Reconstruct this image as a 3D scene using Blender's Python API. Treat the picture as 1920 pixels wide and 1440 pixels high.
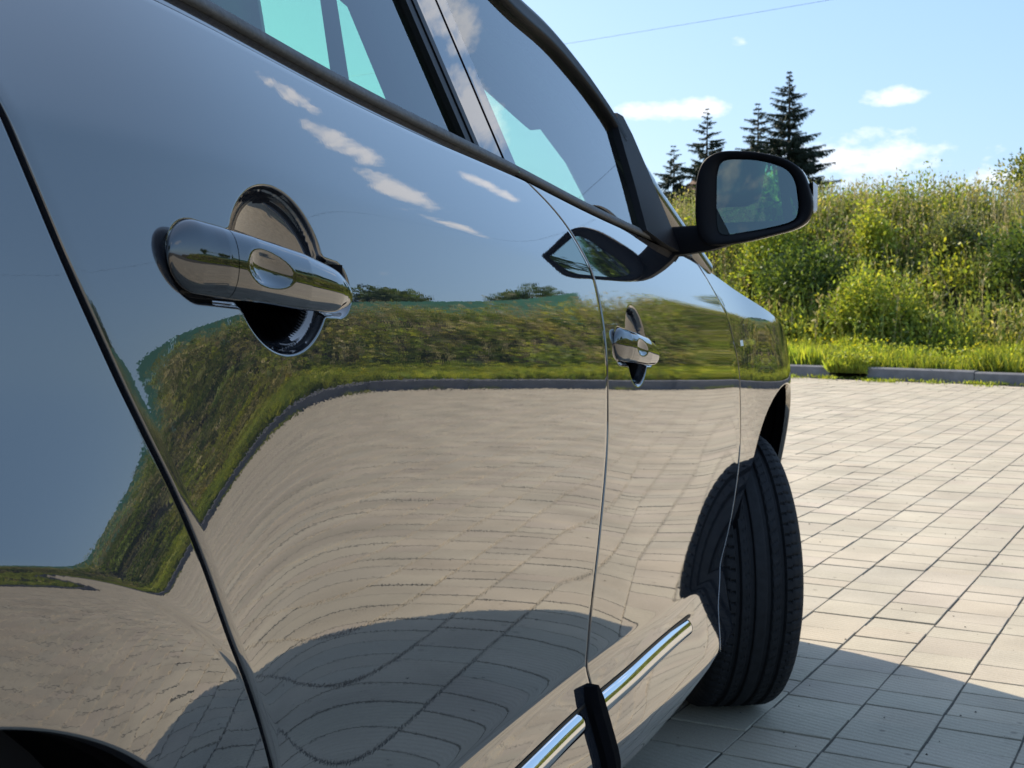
import bpy, math, random
import numpy as np
random.seed(7); rng = np.random.default_rng(7)
R = math.radians
scene = bpy.context.scene
for o in list(bpy.data.objects): bpy.data.objects.remove(o)

# ------------------------------------------------------------------ camera
cam = bpy.data.cameras.new('camera'); camo = bpy.data.objects.new('camera', cam)
scene.collection.objects.link(camo); scene.camera = camo
camo.location = (0.475, 0.0, 0.95)
camo.rotation_euler = (R(90 - 3.4917), 0, R(20.6273))
cam.sensor_width = 36; cam.lens = 36 * 2360 / 1920
cam.clip_start = 0.05; cam.clip_end = 2000
cam.dof.use_dof = True; cam.dof.focus_distance = 1.25; cam.dof.aperture_fstop = 26.0

# ------------------------------------------------------------------ light
SUN_EL = 35.0
SH_AZ = -28.0            # direction the shadows fall, degrees from +X
to_sun = np.array([-math.cos(R(SH_AZ)) * math.cos(R(SUN_EL)), -math.sin(R(SH_AZ)) * math.cos(R(SUN_EL)), math.sin(R(SUN_EL))])
from mathutils import Vector
sun = bpy.data.lights.new('sun', 'SUN'); suno = bpy.data.objects.new('sun', sun)
scene.collection.objects.link(suno)
sun.energy = 5.0; sun.angle = R(0.5); sun.color = (1.0, 0.88, 0.70)
suno.rotation_euler = Vector(tuple(to_sun)).to_track_quat('Z', 'Y').to_euler()

world = bpy.data.worlds.new('World'); scene.world = world; world.use_nodes = True
wn = world.node_tree; wn.nodes.clear()
def N(t, kind, **kw):
    n = t.nodes.new(kind)
    for k, v in kw.items(): setattr(n, k, v)
    return n
w_out = N(wn, 'ShaderNodeOutputWorld'); w_bg = N(wn, 'ShaderNodeBackground')
sky = N(wn, 'ShaderNodeTexSky', sky_type='NISHITA'); sky.sun_disc = False
sky.sun_elevation = R(SUN_EL); sky.sun_rotation = math.atan2(to_sun[0], to_sun[1])
sky.air_density = 1.0; sky.dust_density = 1.7; sky.ozone_density = 1.6; sky.altitude = 200
w_bg.inputs['Strength'].default_value = 0.062
tc = N(wn, 'ShaderNodeTexCoord')
def math_n(t, op, a, b=None, c=None, clamp=False):
    n = N(t, 'ShaderNodeMath', operation=op); n.use_clamp = clamp
    for i, v in enumerate((a, b, c)):
        if v is None: continue
        if isinstance(v, (int, float)): n.inputs[i].default_value = v
        else: t.links.new(v, n.inputs[i])
    return n.outputs[0]
def vmath(t, op, a, b=None):
    n = N(t, 'ShaderNodeVectorMath', operation=op)
    for i, v in enumerate((a, b)):
        if v is None: continue
        if isinstance(v, (tuple, list)): n.inputs[i].default_value = v
        else: t.links.new(v, n.inputs[i])
    return n.outputs['Value'] if op in ('DOT_PRODUCT', 'LENGTH', 'DISTANCE') else n.outputs[0]
# each cloud is a soft patch of sky at a fixed heading and elevation, broken up by noise
nz = N(wn, 'ShaderNodeTexNoise'); nz.inputs['Scale'].default_value = 26; nz.inputs['Detail'].default_value = 9; nz.inputs['Roughness'].default_value = .62
mp = N(wn, 'ShaderNodeMapping'); mp.inputs['Scale'].default_value = (1, 1, 2.0)
wn.links.new(tc.outputs['Generated'], mp.inputs['Vector']); wn.links.new(mp.outputs[0], nz.inputs['Vector'])
total = None
# heading (deg right of the car's forward axis), elevation, half width, half height, strength
CLOUDS = [(-3.9, 9.0, 1.9, .55, 1.0), (-5.2, 6.3, 5.5, 1.6, .95), (-.6, 5.6, 4.5, 1.3, .8), (-13.4, 8.7, 3.4, .75, 1.0), (-6.6, 13.9, 2.0, .6, 1.0), (-9.5, 6.6, 3.0, .6, .7),
          (-10.5, 11.6, .7, .3, .7), (7.6, 29.5, 1.7, 2.8, 1.0), (10.2, 25.3, 2.1, 2.8, 1.15), (12.2, 21.0, 2.0, 2.8, 1.15), (13.8, 16.5, 1.9, 2.2, 1.0), (5.4, 19.0, .9, 2.4, 1.0), (15, 19, 2.0, .6, .7), (4.5, 14.5, 1.0, .8, .7), (33, 11, 2.5, .5, .45), (24, 10, 2, .4, .45),
          (62, 16, 6, 1.0, .5), (100, 15, 12, 4, .9), (150, 22, 15, 6, .9), (-60, 20, 12, 4, .9), (-110, 14, 14, 5, .9), (-160, 24, 14, 5, .9), (-30, 50, 10, 4, .7)]
sep = N(wn, 'ShaderNodeSeparateXYZ'); wn.links.new(tc.outputs['Generated'], sep.inputs[0])
head = math_n(wn, 'MULTIPLY', math_n(wn, 'ARCTAN2', sep.outputs[0], sep.outputs[1]), 57.2958)
elev = math_n(wn, 'MULTIPLY', math_n(wn, 'ARCSINE', sep.outputs[2]), 57.2958)
for h, e, a, b, s in CLOUDS:
    dx = math_n(wn, 'DIVIDE', math_n(wn, 'SUBTRACT', head, float(h)), float(a))
    dy = math_n(wn, 'DIVIDE', math_n(wn, 'SUBTRACT', elev, float(e)), float(b))
    r2 = math_n(wn, 'ADD', math_n(wn, 'MULTIPLY', dx, dx), math_n(wn, 'MULTIPLY', dy, dy))
    m = math_n(wn, 'MULTIPLY', math_n(wn, 'SUBTRACT', 1.35, r2, clamp=False), float(s))
    m = math_n(wn, 'MAXIMUM', m, 0.0)
    total = m if total is None else math_n(wn, 'MAXIMUM', total, m)
cl = math_n(wn, 'ADD', math_n(wn, 'MULTIPLY', total, .36), math_n(wn, 'SUBTRACT', nz.outputs['Fac'], .78))
mask = math_n(wn, 'MULTIPLY', cl, 4.2, clamp=True)
mask = math_n(wn, 'MULTIPLY', mask, .8)
mixc = N(wn, 'ShaderNodeMix', data_type='RGBA')
mixc.inputs['B'].default_value = (13.0, 13.0, 13.4, 1)
haze_sky = N(wn, 'ShaderNodeVectorMath', operation='ADD'); haze_sky.inputs[1].default_value = (2.1, 3.7, 6.1)   # thin high haze: the whole sky is paler than clean air
hs_ = N(wn, 'ShaderNodeVectorMath', operation='SCALE'); hs_.inputs['Scale'].default_value = .95; wn.links.new(sky.outputs[0], hs_.inputs[0]); wn.links.new(hs_.outputs[0], haze_sky.inputs[0])
veil = N(wn, 'ShaderNodeMapRange', interpolation_type='SMOOTHSTEP'); veil.inputs[1].default_value = 22; veil.inputs[2].default_value = 60; veil.inputs[3].default_value = 0; veil.inputs[4].default_value = .42; wn.links.new(elev, veil.inputs[0])
vm = N(wn, 'ShaderNodeMix', data_type='RGBA'); vm.inputs['B'].default_value = (7.0, 8.8, 12.6, 1); wn.links.new(veil.outputs[0], vm.inputs['Factor']); wn.links.new(haze_sky.outputs[0], vm.inputs['A'])
wn.links.new(mask, mixc.inputs['Factor']); wn.links.new(vm.outputs['Result'], mixc.inputs['A'])
wn.links.new(mixc.outputs['Result'], w_bg.inputs['Color']); wn.links.new(w_bg.outputs[0], w_out.inputs[0])

scene.view_settings.view_transform = 'Standard'; scene.view_settings.look = 'None'
scene.view_settings.exposure = 0.70; scene.view_settings.gamma = 1.0
scene.view_settings.use_curve_mapping = False
scene.render.engine = 'CYCLES'
scene.cycles.max_bounces = 10; scene.cycles.transparent_max_bounces = 24; scene.cycles.glossy_bounces = 6
scene.cycles.use_denoising = True
scene.cycles.caustics_reflective = False; scene.cycles.caustics_refractive = False

# ------------------------------------------------------------------ helpers
def link(o, parent=None):
    scene.collection.objects.link(o)
    if parent is not None: o.parent = parent
    return o
def tag(o, label=None, cat=None, group=None, kind=None):
    if label: o['label'] = label
    if cat: o['category'] = cat
    if group: o['group'] = group
    if kind: o['kind'] = kind
    return o
def empty(name, loc=(0, 0, 0), rz=0):
    o = bpy.data.objects.new(name, None); o.location = loc; o.rotation_euler = (0, 0, rz); o.empty_display_size = .2
    return link(o)
def mesh(name, V, F, mats, parent=None, smooth=False, col=None, fmat=None, sharp=None):
    """V (n,3); F list/array of faces (all the same arity when an array)"""
    me = bpy.data.meshes.new(name)
    V = np.asarray(V, dtype=np.float32).reshape(-1, 3)
    if isinstance(F, np.ndarray):
        k = F.shape[1]; me.vertices.add(len(V)); me.vertices.foreach_set('co', V.ravel())
        me.loops.add(F.size); me.loops.foreach_set('vertex_index', F.astype(np.int32).ravel())
        me.polygons.add(len(F)); me.polygons.foreach_set('loop_start', np.arange(0, F.size, k, dtype=np.int32))
        me.polygons.foreach_set('loop_total', np.full(len(F), k, np.int32)); me.update(calc_edges=True)
    else:
        me.from_pydata([tuple(map(float, v)) for v in V], [], [tuple(int(i) for i in f) for f in F]); me.update()
    if not isinstance(mats, (list, tuple)): mats = [mats]
    for m in mats: me.materials.append(m)
    if fmat is not None: me.polygons.foreach_set('material_index', np.asarray(fmat, np.int32))
    me.polygons.foreach_set('use_smooth', np.full(len(me.polygons), bool(smooth)))
    if col is not None:      # per-vertex colour (the thing's own colour)
        ca = me.color_attributes.new('Col', 'FLOAT_COLOR', 'POINT')
        c = np.ones((len(V), 4), np.float32); c[:, :3] = col; ca.data.foreach_set('color', c.ravel())
    if smooth and sharp:
        try: me.set_sharp_from_angle(angle=R(sharp))
        except Exception: pass
    me.validate()
    return link(bpy.data.objects.new(name, me), parent)
def grid_faces(nu, nv, flip=False, wrap_u=False):
    i = np.arange(nu if wrap_u else nu - 1); j = np.arange(nv - 1)
    I, J = np.meshgrid(i, j, indexing='ij'); I2 = (I + 1) % nu
    f = np.stack([I * nv + J, I2 * nv + J, I2 * nv + J + 1, I * nv + J + 1], -1).reshape(-1, 4)
    return f[:, ::-1].copy() if flip else f
class MB:
    """collects boxes, tubes and polygons into one mesh"""
    def __init__(s): s.V = []; s.F = []
    def add(s, V, F):
        b = len(s.V); s.V += [tuple(map(float, v)) for v in V]; s.F += [tuple(int(i) + b for i in f) for f in F]; return s
    def box(s, lo, hi, M=None):
        x0, y0, z0 = lo; x1, y1, z1 = hi
        V = [(x0, y0, z0), (x1, y0, z0), (x1, y1, z0), (x0, y1, z0), (x0, y0, z1), (x1, y0, z1), (x1, y1, z1), (x0, y1, z1)]
        if M is not None: V = [M(v) for v in V]
        return s.add(V, [(0, 3, 2, 1), (4, 5, 6, 7), (0, 1, 5, 4), (1, 2, 6, 5), (2, 3, 7, 6), (3, 0, 4, 7)])
    def tube(s, pts, rad, n=8, caps=True):
        pts = [np.array(p, float) for p in pts]; rad = rad if hasattr(rad, '__len__') else [rad] * len(pts)
        V = []; F = []
        for i, p in enumerate(pts):
            a = pts[max(i - 1, 0)]; b = pts[min(i + 1, len(pts) - 1)]; d = b - a; d /= max(np.linalg.norm(d), 1e-9)
            ref = np.array([0, 0, 1.]) if abs(d[2]) < .9 else np.array([1., 0, 0]); u_ = np.cross(d, ref); u_ /= np.linalg.norm(u_); v_ = np.cross(u_, d)
            for k in range(n):
                t = 2 * math.pi * k / n; V.append(p + rad[i] * (math.cos(t) * u_ + math.sin(t) * v_))
        for i in range(len(pts) - 1):
            for k in range(n): F.append((i * n + k, i * n + (k + 1) % n, (i + 1) * n + (k + 1) % n, (i + 1) * n + k))
        if caps: F.append(tuple(range(n - 1, -1, -1))); F.append(tuple((len(pts) - 1) * n + k for k in range(n)))
        return s.add(V, F)
    def prism(s, poly, vec):
        poly = [np.array(p, float) for p in poly]; n = len(poly); vec = np.array(vec, float)
        return s.add(poly + [p + vec for p in poly], [tuple(range(n - 1, -1, -1)), tuple(range(n, 2 * n))] + [(i, (i + 1) % n, n + (i + 1) % n, n + i) for i in range(n)])
    def build(s, name, mat, parent=None, smooth=False, sharp=35, bevel=0, seg=2):
        o = mesh(name, np.array(s.V), s.F, mat, parent, smooth, sharp=sharp)
        if bevel:
            m = o.modifiers.new('bevel', 'BEVEL'); m.width = bevel; m.segments = seg; m.limit_method = 'ANGLE'; m.angle_limit = R(35)
            if smooth: m.harden_normals = False
        return o

# ------------------------------------------------------------------ materials
def mat(name): 
    m = bpy.data.materials.new(name); m.use_nodes = True; t = m.node_tree
    return m, t, t.nodes['Principled BSDF']
def simple(name, col, rough=.5, metal=0, coat=0, spec=.5, noise=0, nscale=30, bump=0, bscale=200):
    m, t, b = mat(name)
    b.inputs['Base Color'].default_value = (*col, 1); b.inputs['Roughness'].default_value = rough
    b.inputs['Metallic'].default_value = metal; b.inputs['Coat Weight'].default_value = coat; b.inputs['Coat Roughness'].default_value = .01
    b.inputs['Specular IOR Level'].default_value = spec
    tco = N(t, 'ShaderNodeTexCoord')
    if noise:
        n = N(t, 'ShaderNodeTexNoise'); n.inputs['Scale'].default_value = nscale; n.inputs['Detail'].default_value = 6
        t.links.new(tco.outputs['Object'], n.inputs['Vector'])
        r = N(t, 'ShaderNodeMapRange'); r.inputs[1].default_value = .3; r.inputs[2].default_value = .7; r.inputs[3].default_value = 1 - noise; r.inputs[4].default_value = 1 + noise
        t.links.new(n.outputs[0], r.inputs[0])
        v = N(t, 'ShaderNodeVectorMath', operation='SCALE'); v.inputs[0].default_value = col; t.links.new(r.outputs[0], v.inputs['Scale'])
        t.links.new(v.outputs[0], b.inputs['Base Color'])
    if bump:
        n = N(t, 'ShaderNodeTexNoise'); n.inputs['Scale'].default_value = bscale; n.inputs['Detail'].default_value = 3
        t.links.new(tco.outputs['Object'], n.inputs['Vector'])
        bp = N(t, 'ShaderNodeBump'); bp.inputs['Strength'].default_value = bump; bp.inputs['Distance'].default_value = .001
        t.links.new(n.outputs[0], bp.inputs['Height']); t.links.new(bp.outputs[0], b.inputs['Normal'])
    return m
def paint_mat(name='dark_metallic_paint', f0=.165, tint=(1.0, .975, .94), wave=.022, flake=(.022, .024, .03)):
    """clear-coated dark metallic: mirror-sharp coat over a soft flake layer"""
    m, t, b = mat(name); out = t.nodes['Material Output']
    b.inputs['Base Color'].default_value = (*flake, 1); b.inputs['Metallic'].default_value = 0; b.inputs['Specular IOR Level'].default_value = 0; b.inputs['Roughness'].default_value = .7
    tco = N(t, 'ShaderNodeTexCoord'); n = N(t, 'ShaderNodeTexNoise'); n.inputs['Scale'].default_value = 300; n.inputs['Detail'].default_value = 1
    t.links.new(tco.outputs['Object'], n.inputs['Vector'])
    bp = N(t, 'ShaderNodeBump'); bp.inputs['Strength'].default_value = wave; bp.inputs['Distance'].default_value = .0004
    t.links.new(n.outputs[0], bp.inputs['Height'])
    gl = N(t, 'ShaderNodeBsdfGlossy'); gl.inputs['Roughness'].default_value = 0; gl.inputs[0].default_value = (*tint, 1); t.links.new(bp.outputs[0], gl.inputs['Normal'])
    lw = N(t, 'ShaderNodeLayerWeight'); lw.inputs['Blend'].default_value = .5; t.links.new(bp.outputs[0], lw.inputs['Normal'])
    f = math_n(t, 'MULTIPLY_ADD', math_n(t, 'POWER', lw.outputs['Facing'], 2.6), .83, f0, clamp=True)
    mx = N(t, 'ShaderNodeMixShader'); t.links.new(f, mx.inputs[0]); t.links.new(b.outputs[0], mx.inputs[1]); t.links.new(gl.outputs[0], mx.inputs[2]); t.links.new(mx.outputs[0], out.inputs[0])
    return m
def glass_mat(name, tint):
    m, t, b = mat(name); t.nodes.remove(b); out = t.nodes['Material Output']
    tr = N(t, 'ShaderNodeBsdfTransparent'); tr.inputs[0].default_value = (*tint, 1)
    gl = N(t, 'ShaderNodeBsdfGlossy'); gl.inputs['Roughness'].default_value = 0; gl.inputs[0].default_value = (1, 1, 1, 1)
    ge = N(t, 'ShaderNodeNewGeometry'); ct = math_n(t, 'ABSOLUTE', vmath(t, 'DOT_PRODUCT', ge.outputs['Incoming'], ge.outputs['Normal']))
    a = math_n(t, 'MULTIPLY_ADD', math_n(t, 'POWER', math_n(t, 'SUBTRACT', 1.0, ct), 3.3), .82, .08, clamp=True)
    mx = N(t, 'ShaderNodeMixShader'); t.links.new(a, mx.inputs[0]); t.links.new(tr.outputs[0], mx.inputs[1]); t.links.new(gl.outputs[0], mx.inputs[2])
    t.links.new(mx.outputs[0], out.inputs[0])
    return m
def leaf_mat(name, rough=.5, trans=.45, gain=1.0, tcol=(1.3, 1.25, .45)):
    m, t, b = mat(name); out = t.nodes['Material Output']
    a = N(t, 'ShaderNodeAttribute'); a.attribute_name = 'Col'
    b.inputs['Roughness'].default_value = rough; b.inputs['Specular IOR Level'].default_value = .25
    t.links.new(a.outputs['Color'], b.inputs['Base Color'])
    tl = N(t, 'ShaderNodeBsdfTranslucent'); v = vmath(t, 'MULTIPLY', a.outputs['Color'], tcol)
    t.links.new(v, tl.inputs[0])
    mx = N(t, 'ShaderNodeMixShader'); mx.inputs[0].default_value = trans
    t.links.new(b.outputs[0], mx.inputs[1]); t.links.new(tl.outputs[0], mx.inputs[2]); t.links.new(mx.outputs[0], out.inputs[0])
    return m
M_paint = paint_mat(); M_paint_h = paint_mat('gloss_handle_paint', .115, (.97, .98, 1.0), .01, (.006, .006, .008))
M_black = simple('black_void', (.004, .004, .005), .9, spec=.05)
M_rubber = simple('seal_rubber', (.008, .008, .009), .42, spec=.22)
M_gloss = simple('gloss_black', (.010, .010, .014), .02, spec=.9, coat=1)
M_plastic = simple('black_grained_plastic', (.008, .008, .010), .55, spec=.14, bump=.12, bscale=900)
M_trim = simple('weathered_trim_rubber', (.10, .105, .108), .62, spec=.3, noise=.25, nscale=160, bump=.5, bscale=500)
M_chrome = simple('chrome', (.82, .83, .84), .02, metal=1)
M_tyre = simple('tyre_rubber', (.014, .015, .017), .75, spec=.25, noise=.25, nscale=60, bump=.3, bscale=700)
M_rim = simple('alloy', (.5, .5, .52), .3, metal=1)
M_seat = simple('dark_seat_cloth', (.035, .035, .038), .85, spec=.2)
M_leather = simple('grey_leather', (.10, .10, .105), .5, spec=.4)
M_inner = simple('interior_plastic', (.018, .018, .02), .7, spec=.2)
M_lens = simple('clear_lamp_lens', (.6, .6, .62), .12, spec=.8, coat=1)
M_glass = glass_mat('tinted_side_glass', (.62, .93, .68))
M_glass_rear = glass_mat('tinted_rear_glass', (.43, .90, .60))
M_wind = glass_mat('windscreen_glass', (.76, .92, .86))
M_mirror = simple('mirror_glass', (.58, .66, .64), 0, metal=1)

# ------------------------------------------------------------------ the car's side as one smooth surface x = S(Y, z)
def pchip(xs,ys):
    xs=np.array(xs,float);ys=np.array(ys,float)
    h=np.diff(xs);d=np.diff(ys)/h;m=np.zeros_like(xs)
    for i in range(1,len(xs)-1):
        if d[i-1]*d[i]>0: m[i]=2*d[i-1]*d[i]/(d[i-1]+d[i]) 
    m[0]=d[0];m[-1]=d[-1]
    def f(x):
        x=np.clip(x,xs[0],xs[-1]);i=np.clip(np.searchsorted(xs,x)-1,0,len(h)-1)
        t=(x-xs[i])/h[i]
        return (2*t**3-3*t**2+1)*ys[i]+(t**3-2*t*t+t)*h[i]*m[i]+(-2*t**3+3*t*t)*ys[i+1]+(t**3-t*t)*h[i]*m[i+1]
    return f
def spline(xs,ys):
    # natural cubic spline (C2) for smooth reflections
    xs=np.array(xs,float);ys=np.array(ys,float);n=len(xs);h=np.diff(xs)
    A=np.eye(n);b=np.zeros(n)
    for i in range(1,n-1):
        A[i,i-1]=h[i-1];A[i,i]=2*(h[i-1]+h[i]);A[i,i+1]=h[i];b[i]=6*((ys[i+1]-ys[i])/h[i]-(ys[i]-ys[i-1])/h[i-1])
    M=np.linalg.solve(A,b)
    def f(x):
        x=np.clip(x,xs[0],xs[-1]);i=np.clip(np.searchsorted(xs,x)-1,0,n-2)
        a=xs[i+1]-x;c=x-xs[i];hh=h[i]
        return (M[i]*a**3+M[i+1]*c**3)/(6*hh)+(ys[i]/hh-M[i]*hh/6)*a+(ys[i+1]/hh-M[i+1]*hh/6)*c
    return f
NZ=([.15,.26,.32,.345,.365,.39,.472,.492,.52,.56,.62,.70,.80,.865,.90,.93,.957,.98,1.008,1.024,1.06,1.12,1.2,1.3],
    [-.9,-.8,-.55,-.1,.18,.25,.25,-.09,-.095,-.09,-.065,-.025,.0,.01,.06,.12,.17,.19,.21,.36,.42,.50,.6,.7])
_nzf=pchip(*NZ)
_zz=np.linspace(.15,1.3,46001)
_n=_nzf(_zz)
k_=np.exp(-.5*(np.arange(-720,721)/180.)**2);k_/=k_.sum()   # 4.5 mm smoothing
_n=np.convolve(np.pad(_n,720,mode='edge'),k_,mode='valid')
_s=_n/np.sqrt(1-_n**2)
_I=np.concatenate([[0],np.cumsum((_s[1:]+_s[:-1])/2*np.diff(_zz))])
_I-=np.interp(.85,_zz,_I)
X0=spline([-.8,.0,.4,.8,1.4,2.0,2.5,2.8,3.05,3.25,3.45,3.62],[-.04,.0,.0,.0,.0,-.004,-.006,.004,.026,.012,-.045,-.15])
def shift(Y): return .06*(Y-1.3)
_hf=pchip([.1,.84,.88,.92,.96,1.0,1.08,1.3],[1,1,.88,.50,.24,.14,.10,.05])(_zz)
_HI=np.concatenate([[0],np.cumsum((_hf[1:]+_hf[:-1])/2*np.diff(_zz))]);_HI-=np.interp(.85,_zz,_HI)
def haunch(Y): return .29*np.exp(-(np.maximum(Y-.505,0)/.195)**2)
_q=pchip([.8,1.1,1.45,1.8,2.2,2.6],[-.035,-.028,-.008,.03,.03,.0])
def lowtwist(z): u=(.74-z)/.05;return -.05*np.log1p(np.exp(np.clip(u,-40,40)))
_lo=pchip([0,1.2,1.6,2.2,3],[-.008,.0,.012,.05,.06])
def S(Y,z):
    w=np.clip((z-.5)/.3,0,1);w=w*w*(3-2*w)
    def xh(Y,z):
        b=np.interp(z+shift(Y)*w+_lo(Y)*(1-w),_zz,_I)
        zz=np.interp(z,_zz,_HI)
        return X0(Y)-b-_q(Y)*np.maximum(lowtwist(z),-.30)-haunch(Y)*np.where(zz<-.30,-.30,zz)
    a=xh(Y,z)
    # wheel-arch flare: inside a circle round the rear wheel the skin stands nearly upright
    dy=Y-.42;dz=np.maximum(z-.40,.02);rho=np.hypot(dy,dz)+1e-6
    dr=.422-rho
    c=xh(.42+.422*dy/rho,.40+.422*dz/rho)+np.where(dr>0,dr*.05,-dr*.30)+.15*np.clip((Y-.77)/.06,0,1)**2
    kk=.0011;d=c-a
    return a-kk*np.log1p(np.exp(-np.clip(d/kk,-60,60)))


# ------------------------------------------------------------------ the place: a kerb line and bank run obliquely across in front
ANG = R(-19.8); D2 = np.array([math.cos(ANG), math.sin(ANG)]); N2 = np.array([-math.sin(ANG), math.cos(ANG)])
KN = 15.70                                       # distance of the kerb's face along N2
def sn(s, n, z=0.): s = np.asarray(s, float); n = np.asarray(n, float); return np.stack([s * D2[0] + n * N2[0], s * D2[1] + n * N2[1], np.broadcast_to(z, np.broadcast(s, n).shape) * 1.0], -1)
def vnoise(x, y, seed=0, scale=1.0):
    """smooth value noise, vectorised"""
    x = np.asarray(x, float) / scale; y = np.asarray(y, float) / scale
    xi = np.floor(x).astype(int); yi = np.floor(y).astype(int); xf = x - xi; yf = y - yi
    def h(a, b):
        v = np.sin(a * 127.1 + b * 311.7 + seed * 74.7) * 43758.5453; return v - np.floor(v)
    u_ = xf * xf * (3 - 2 * xf); v_ = yf * yf * (3 - 2 * yf)
    return (h(xi, yi) * (1 - u_) + h(xi + 1, yi) * u_) * (1 - v_) + (h(xi, yi + 1) * (1 - u_) + h(xi + 1, yi + 1) * u_) * v_

M_soil = simple('dry_soil', (.09, .075, .045), .95, noise=.4, nscale=3)
def paver_mat(name, per_object):
    m, t, b = mat(name); b.inputs['Roughness'].default_value = .78; b.inputs['Specular IOR Level'].default_value = .3
    geo = N(t, 'ShaderNodeNewGeometry')
    if per_object:
        oi = N(t, 'ShaderNodeObjectInfo'); rnd = oi.outputs['Random']
    else:
        a = N(t, 'ShaderNodeAttribute'); a.attribute_name = 'Col'; sp = N(t, 'ShaderNodeSeparateColor'); t.links.new(a.outputs['Color'], sp.inputs[0]); rnd = sp.outputs[0]
    cr = N(t, 'ShaderNodeValToRGB'); e = cr.color_ramp.elements
    e[0].position = 0; e[0].color = (.415, .375, .305, 1); e[1].position = 1; e[1].color = (.47, .42, .34, 1)
    for p, c in ((.22, (.435, .385, .325, 1)), (.35, (.45, .41, .335, 1)), (.55, (.425, .39, .32, 1)), (.75, (.455, .40, .325, 1)), (.9, (.41, .38, .32, 1))):
        q = e.new(p); q.color = c
    t.links.new(rnd, cr.inputs[0])
    n1 = N(t, 'ShaderNodeTexNoise'); n1.inputs['Scale'].default_value = 2.6; n1.inputs['Detail'].default_value = 7; t.links.new(geo.outputs['Position'], n1.inputs['Vector'])
    n2 = N(t, 'ShaderNodeTexNoise'); n2.inputs['Scale'].default_value = 260; n2.inputs['Detail'].default_value = 3; t.links.new(geo.outputs['Position'], n2.inputs['Vector'])
    r1 = N(t, 'ShaderNodeMapRange'); r1.inputs[1].default_value = .3; r1.inputs[2].default_value = .7; r1.inputs[3].default_value = .80; r1.inputs[4].default_value = 1.10; t.links.new(n1.outputs[0], r1.inputs[0])
    r2 = N(t, 'ShaderNodeMapRange'); r2.inputs[1].default_value = .3; r2.inputs[2].default_value = .7; r2.inputs[3].default_value = .88; r2.inputs[4].default_value = 1.12; t.links.new(n2.outputs[0], r2.inputs[0])
    v = N(t, 'ShaderNodeVectorMath', operation='SCALE'); t.links.new(cr.outputs[0], v.inputs[0]); t.links.new(math_n(t, 'MULTIPLY', r1.outputs[0], r2.outputs[0]), v.inputs['Scale'])
    # scattered dark specks and worn spots
    vo = N(t, 'ShaderNodeTexVoronoi'); vo.inputs['Scale'].default_value = 9; t.links.new(geo.outputs['Position'], vo.inputs['Vector'])
    sp_ = N(t, 'ShaderNodeMapRange'); sp_.inputs[1].default_value = .05; sp_.inputs[2].default_value = .09; sp_.inputs[3].default_value = .62; sp_.inputs[4].default_value = 1.0; t.links.new(vo.outputs['Distance'], sp_.inputs[0])
    v3 = vmath(t, 'MULTIPLY', v.outputs[0], (.95, .92, .86)); v2 = N(t, 'ShaderNodeVectorMath', operation='SCALE'); t.links.new(v3, v2.inputs[0]); t.links.new(sp_.outputs[0], v2.inputs['Scale'])
    t.links.new(v2.outputs[0], b.inputs['Base Color'])
    # fine brushed ripples cast into the concrete face, plus grain
    rot = N(t, 'ShaderNodeMapping'); rot.inputs['Rotation'].default_value = (0, 0, R(24)); t.links.new(geo.outputs['Position'], rot.inputs['Vector'])
    wv = N(t, 'ShaderNodeTexWave', wave_type='BANDS', bands_direction='Y'); wv.inputs['Scale'].default_value = 16; wv.inputs['Distortion'].default_value = 2.2; wv.inputs['Detail'].default_value = 2; wv.inputs['Detail Scale'].default_value = 1.2
    t.links.new(rot.outputs[0], wv.inputs['Vector'])
    hh = math_n(t, 'ADD', math_n(t, 'MULTIPLY', wv.outputs['Fac'], .55), math_n(t, 'MULTIPLY', n2.outputs[0], .5))
    bp = N(t, 'ShaderNodeBump'); bp.inputs['Strength'].default_value = .8; bp.inputs['Distance'].default_value = .0022
    t.links.new(hh, bp.inputs['Height']); t.links.new(bp.outputs[0], b.inputs['Normal'])
    return m
M_paver = paver_mat('concrete_paver', False); M_paver_o = paver_mat('concrete_paver_single', True)
M_joint = simple('joint_sand', (.085, .078, .062), .95, noise=.35, nscale=40)
M_kerb = simple('kerb_concrete', (.15, .15, .16), .85, noise=.18, nscale=9, bump=.6, bscale=120)

ground = mesh('ground', [(-400, -400, -.35), (400, -400, -.35), (400, 400, -.35), (-400, 400, -.35)], [(0, 1, 2, 3)], M_soil); tag(ground, kind='structure')
# paved lot: bedding sheet
pv = mesh('pavement', np.concatenate([sn([-32, 48, 48, -32], [-40, -40, KN + .12, KN + .12], -.0035)]), [(0, 1, 2, 3)], M_joint); tag(pv, kind='structure')
# rows of slabs run almost along the car; slab lengths vary
PA = R(81.3); PD = np.array([math.cos(PA), math.sin(PA)]); PN = np.array([-math.sin(PA), math.cos(PA)])
ROW, OFF0, JW = .1835, -.303, .0058
def lot_ok(p): return (p @ N2 < KN - .05)
cam_o = np.array([.475, 0, .95])
cth, sth = math.cos(R(20.6273)), math.sin(R(20.6273)); Fh = np.array([-sth, cth, 0]); Rr = np.array([cth, sth, 0]); pt = R(3.4917)
F3 = Fh * math.cos(pt) - np.array([0, 0, 1.]) * math.sin(pt); U3 = Fh * math.sin(pt) + np.array([0, 0, 1.]) * math.cos(pt)
def px(P):
    v = P - cam_o; z = v @ F3; return 960 + 2360 * (v @ Rr) / z, 720 - 2360 * (v @ U3) / z, z
slabs = []                                        # (row offset centre, start, length)
LEN = [.10, .125, .125, .15, .1835]
r2_ = random.Random(3)
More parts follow.
